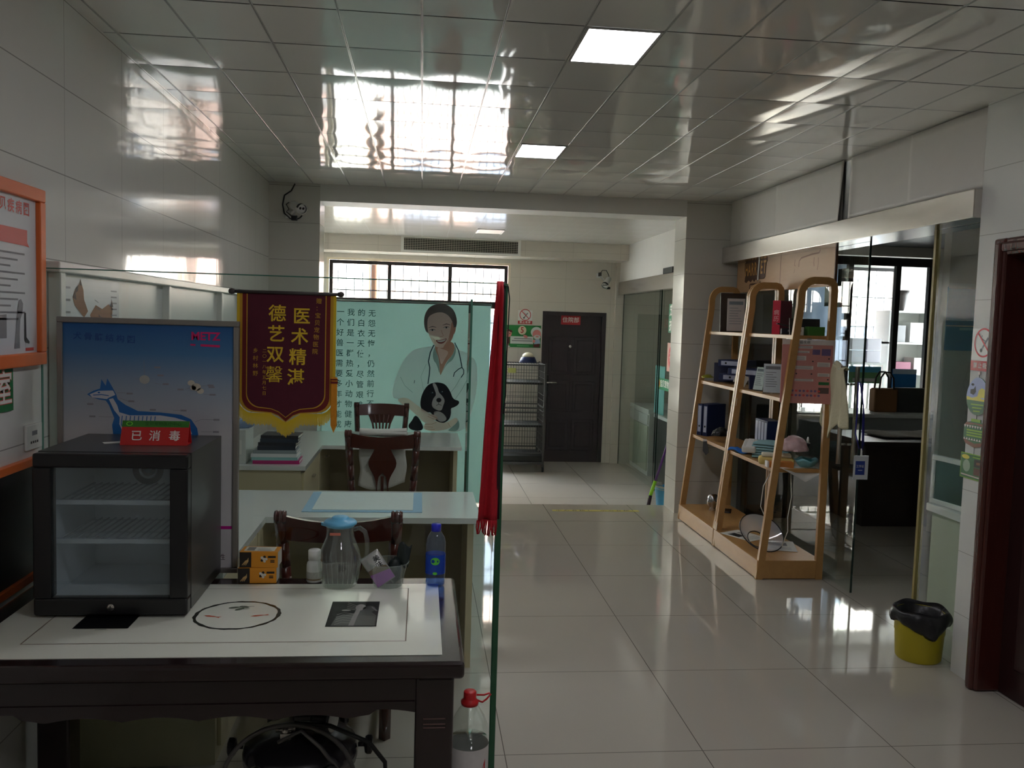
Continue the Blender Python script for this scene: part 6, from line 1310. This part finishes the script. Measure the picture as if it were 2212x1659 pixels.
for i, ch in enumerate('宝贝宠物医院'): k.text(ch, -.055+.085*i, 0, .085, m_sgwhite, F, .0016, .02)
solo('window_sticker', k, 'green sticker strip with a round emblem and white characters on the glass', 'sticker')
t = thing('bucket', 'pale blue bucket with a rag on its rim behind the right pillar', 'bucket', (2.47, 8.36, ZB))
m_bb = mat('bucket_blue', (70, 160, 206), rough=.35); k = MB(); k.shell([(.1, 0), (.13, .26), (.136, .262), (.136, .27)], m_bb, 32); k.shell([(.096, .004), (.126, .262)], m_bb, 32); k.lathe([(.001, .002), (.1, 0)], m_bb, 32); part('pail', k, t)
k = MB(); k.grid(lambda u, v: ((.12+.02*math.sin(v*PI))*math.cos(PI*.55+PI*.9*u), (.12+.02*math.sin(v*PI))*math.sin(PI*.55+PI*.9*u), .235+.055*math.sin(v*PI)-.0*u), 20, 8, mat('grey_rag', (190, 190, 184), rough=.9, var=.1)); part('rag', k, t, solid=.005)
t = thing('mop', 'flat mop with a purple stick and lime joint leaning behind the pillar', 'mop', (2.225, 8.22, ZB+.005))
m_pur = mat('purple_stick', (88, 44, 116), rough=.35); m_lime = mat('lime_joint', (140, 200, 40), rough=.35)
k = MB(); k.cyl((.085, .05, .33), (.28, .06, .98), .012, m_pur, 12); part('stick', k, t)
k = MB(); k.cyl((.03, .03, .17), (.088, .05, .34), .017, m_lime, 12); k.cyl((.0, .0, .10), (-.03, -.01, .03), .008, m_lime, 8); part('joint', k, t)
k = MB(); k.cyl((.04, .03, .2), (.0, .0, .02), .018, mat('mop_head', (46, 30, 40), rough=.7), 12); k.rbox(-.05, .05, -.02, .02, 0, .03, MC['mop_head'], .006); part('head', k, t)
# security cameras
m_cam = mat('camera_white', (216, 216, 212), rough=.35)
def cctv(label, loc, dirv, mount):
    t = thing('security_camera', label, 'camera', loc); dv = Vector(dirv).normalized(); M = dv.to_track_quat('Z', 'Y').to_matrix().to_4x4()
    k = MB(); k.lathe([(.001, -.1), (.032, -.1), (.036, -.09), (.038, .06), (.036, .065), (.001, .066)], m_cam, 28, M); part('body', k, t)
    k = MB(); k.shell([(.0385, .03), (.043, .03), (.044, .085), (.0385, .085)], m_cam, 28, M); k.grid(lambda u, v: tuple(M @ Vector(((.0445)*math.cos(PI*(u*.9+.05)), .0445*math.sin(PI*(u*.9+.05)), .055+.035*v))), 16, 2, m_black); part('hood', k, t)
    k = MB(); k.disc(0, 0, .032, .032, m_cam, M, .0675); k.disc(-.013, .004, .0105, .0105, m_black, M, .0685); k.disc(.014, .004, .0105, .0105, m_black, M, .0685); part('face', k, t)
    k = MB(); m = Vector(mount); k.cyl(tuple(m), (0, 0, -.0), .012, m_cam, 12); k.rbox(m.x-.04, m.x+.04, m.y-.01, m.y+.012, m.z-.03, m.z+.03, m_cam, .004); part('bracket', k, t)
    return t
t = cctv('white bullet camera with a looped black cable on the left pillar', (-1.05, 7.50, 2.595), (.5, -.75, -.25), (-.08, .117, -.05))
k = MB(); P = [(-.045, .12, .21), (-.075, .115, .15), (-.13, .115, .11), (-.145, .115, .03), (-.13, .11, -.04), (-.08, .11, -.085), (-.03, .11, -.09), (.0, .11, -.075), (.02, .08, -.06)]; k.tube(P, .006, m_black, 8); k.tube([(-.09, .1, .05), (-.11, .08, .03), (-.085, .07, -.01), (-.11, .09, -.03), (-.06, .1, -.07), (-.02, .1, -.06)], .004, m_black, 8); k.rbox(-.07, -.02, .085, .118, -.1, -.06, m_black, .004); part('cable', k, t)
t = cctv('white bullet camera under the soffit left of the far glass room', (2.375, 11.20, 2.235), (-.45, -.7, -.55), (-.05, .23, .1))
k = MB(); k.tube([(-.05, .2, .13), (-.02, .2, .17), (.03, .19, .17), (.06, .17, .11), (.06, .12, .05), (.03, .03, .02)], .005, m_black, 8); k.rbox(-.07, -.03, .19, .225, .09, .14, m_black, .003); k.rbox(.0, .045, -.03, .01, -.085, -.055, m_black, .003); part('cable', k, t)
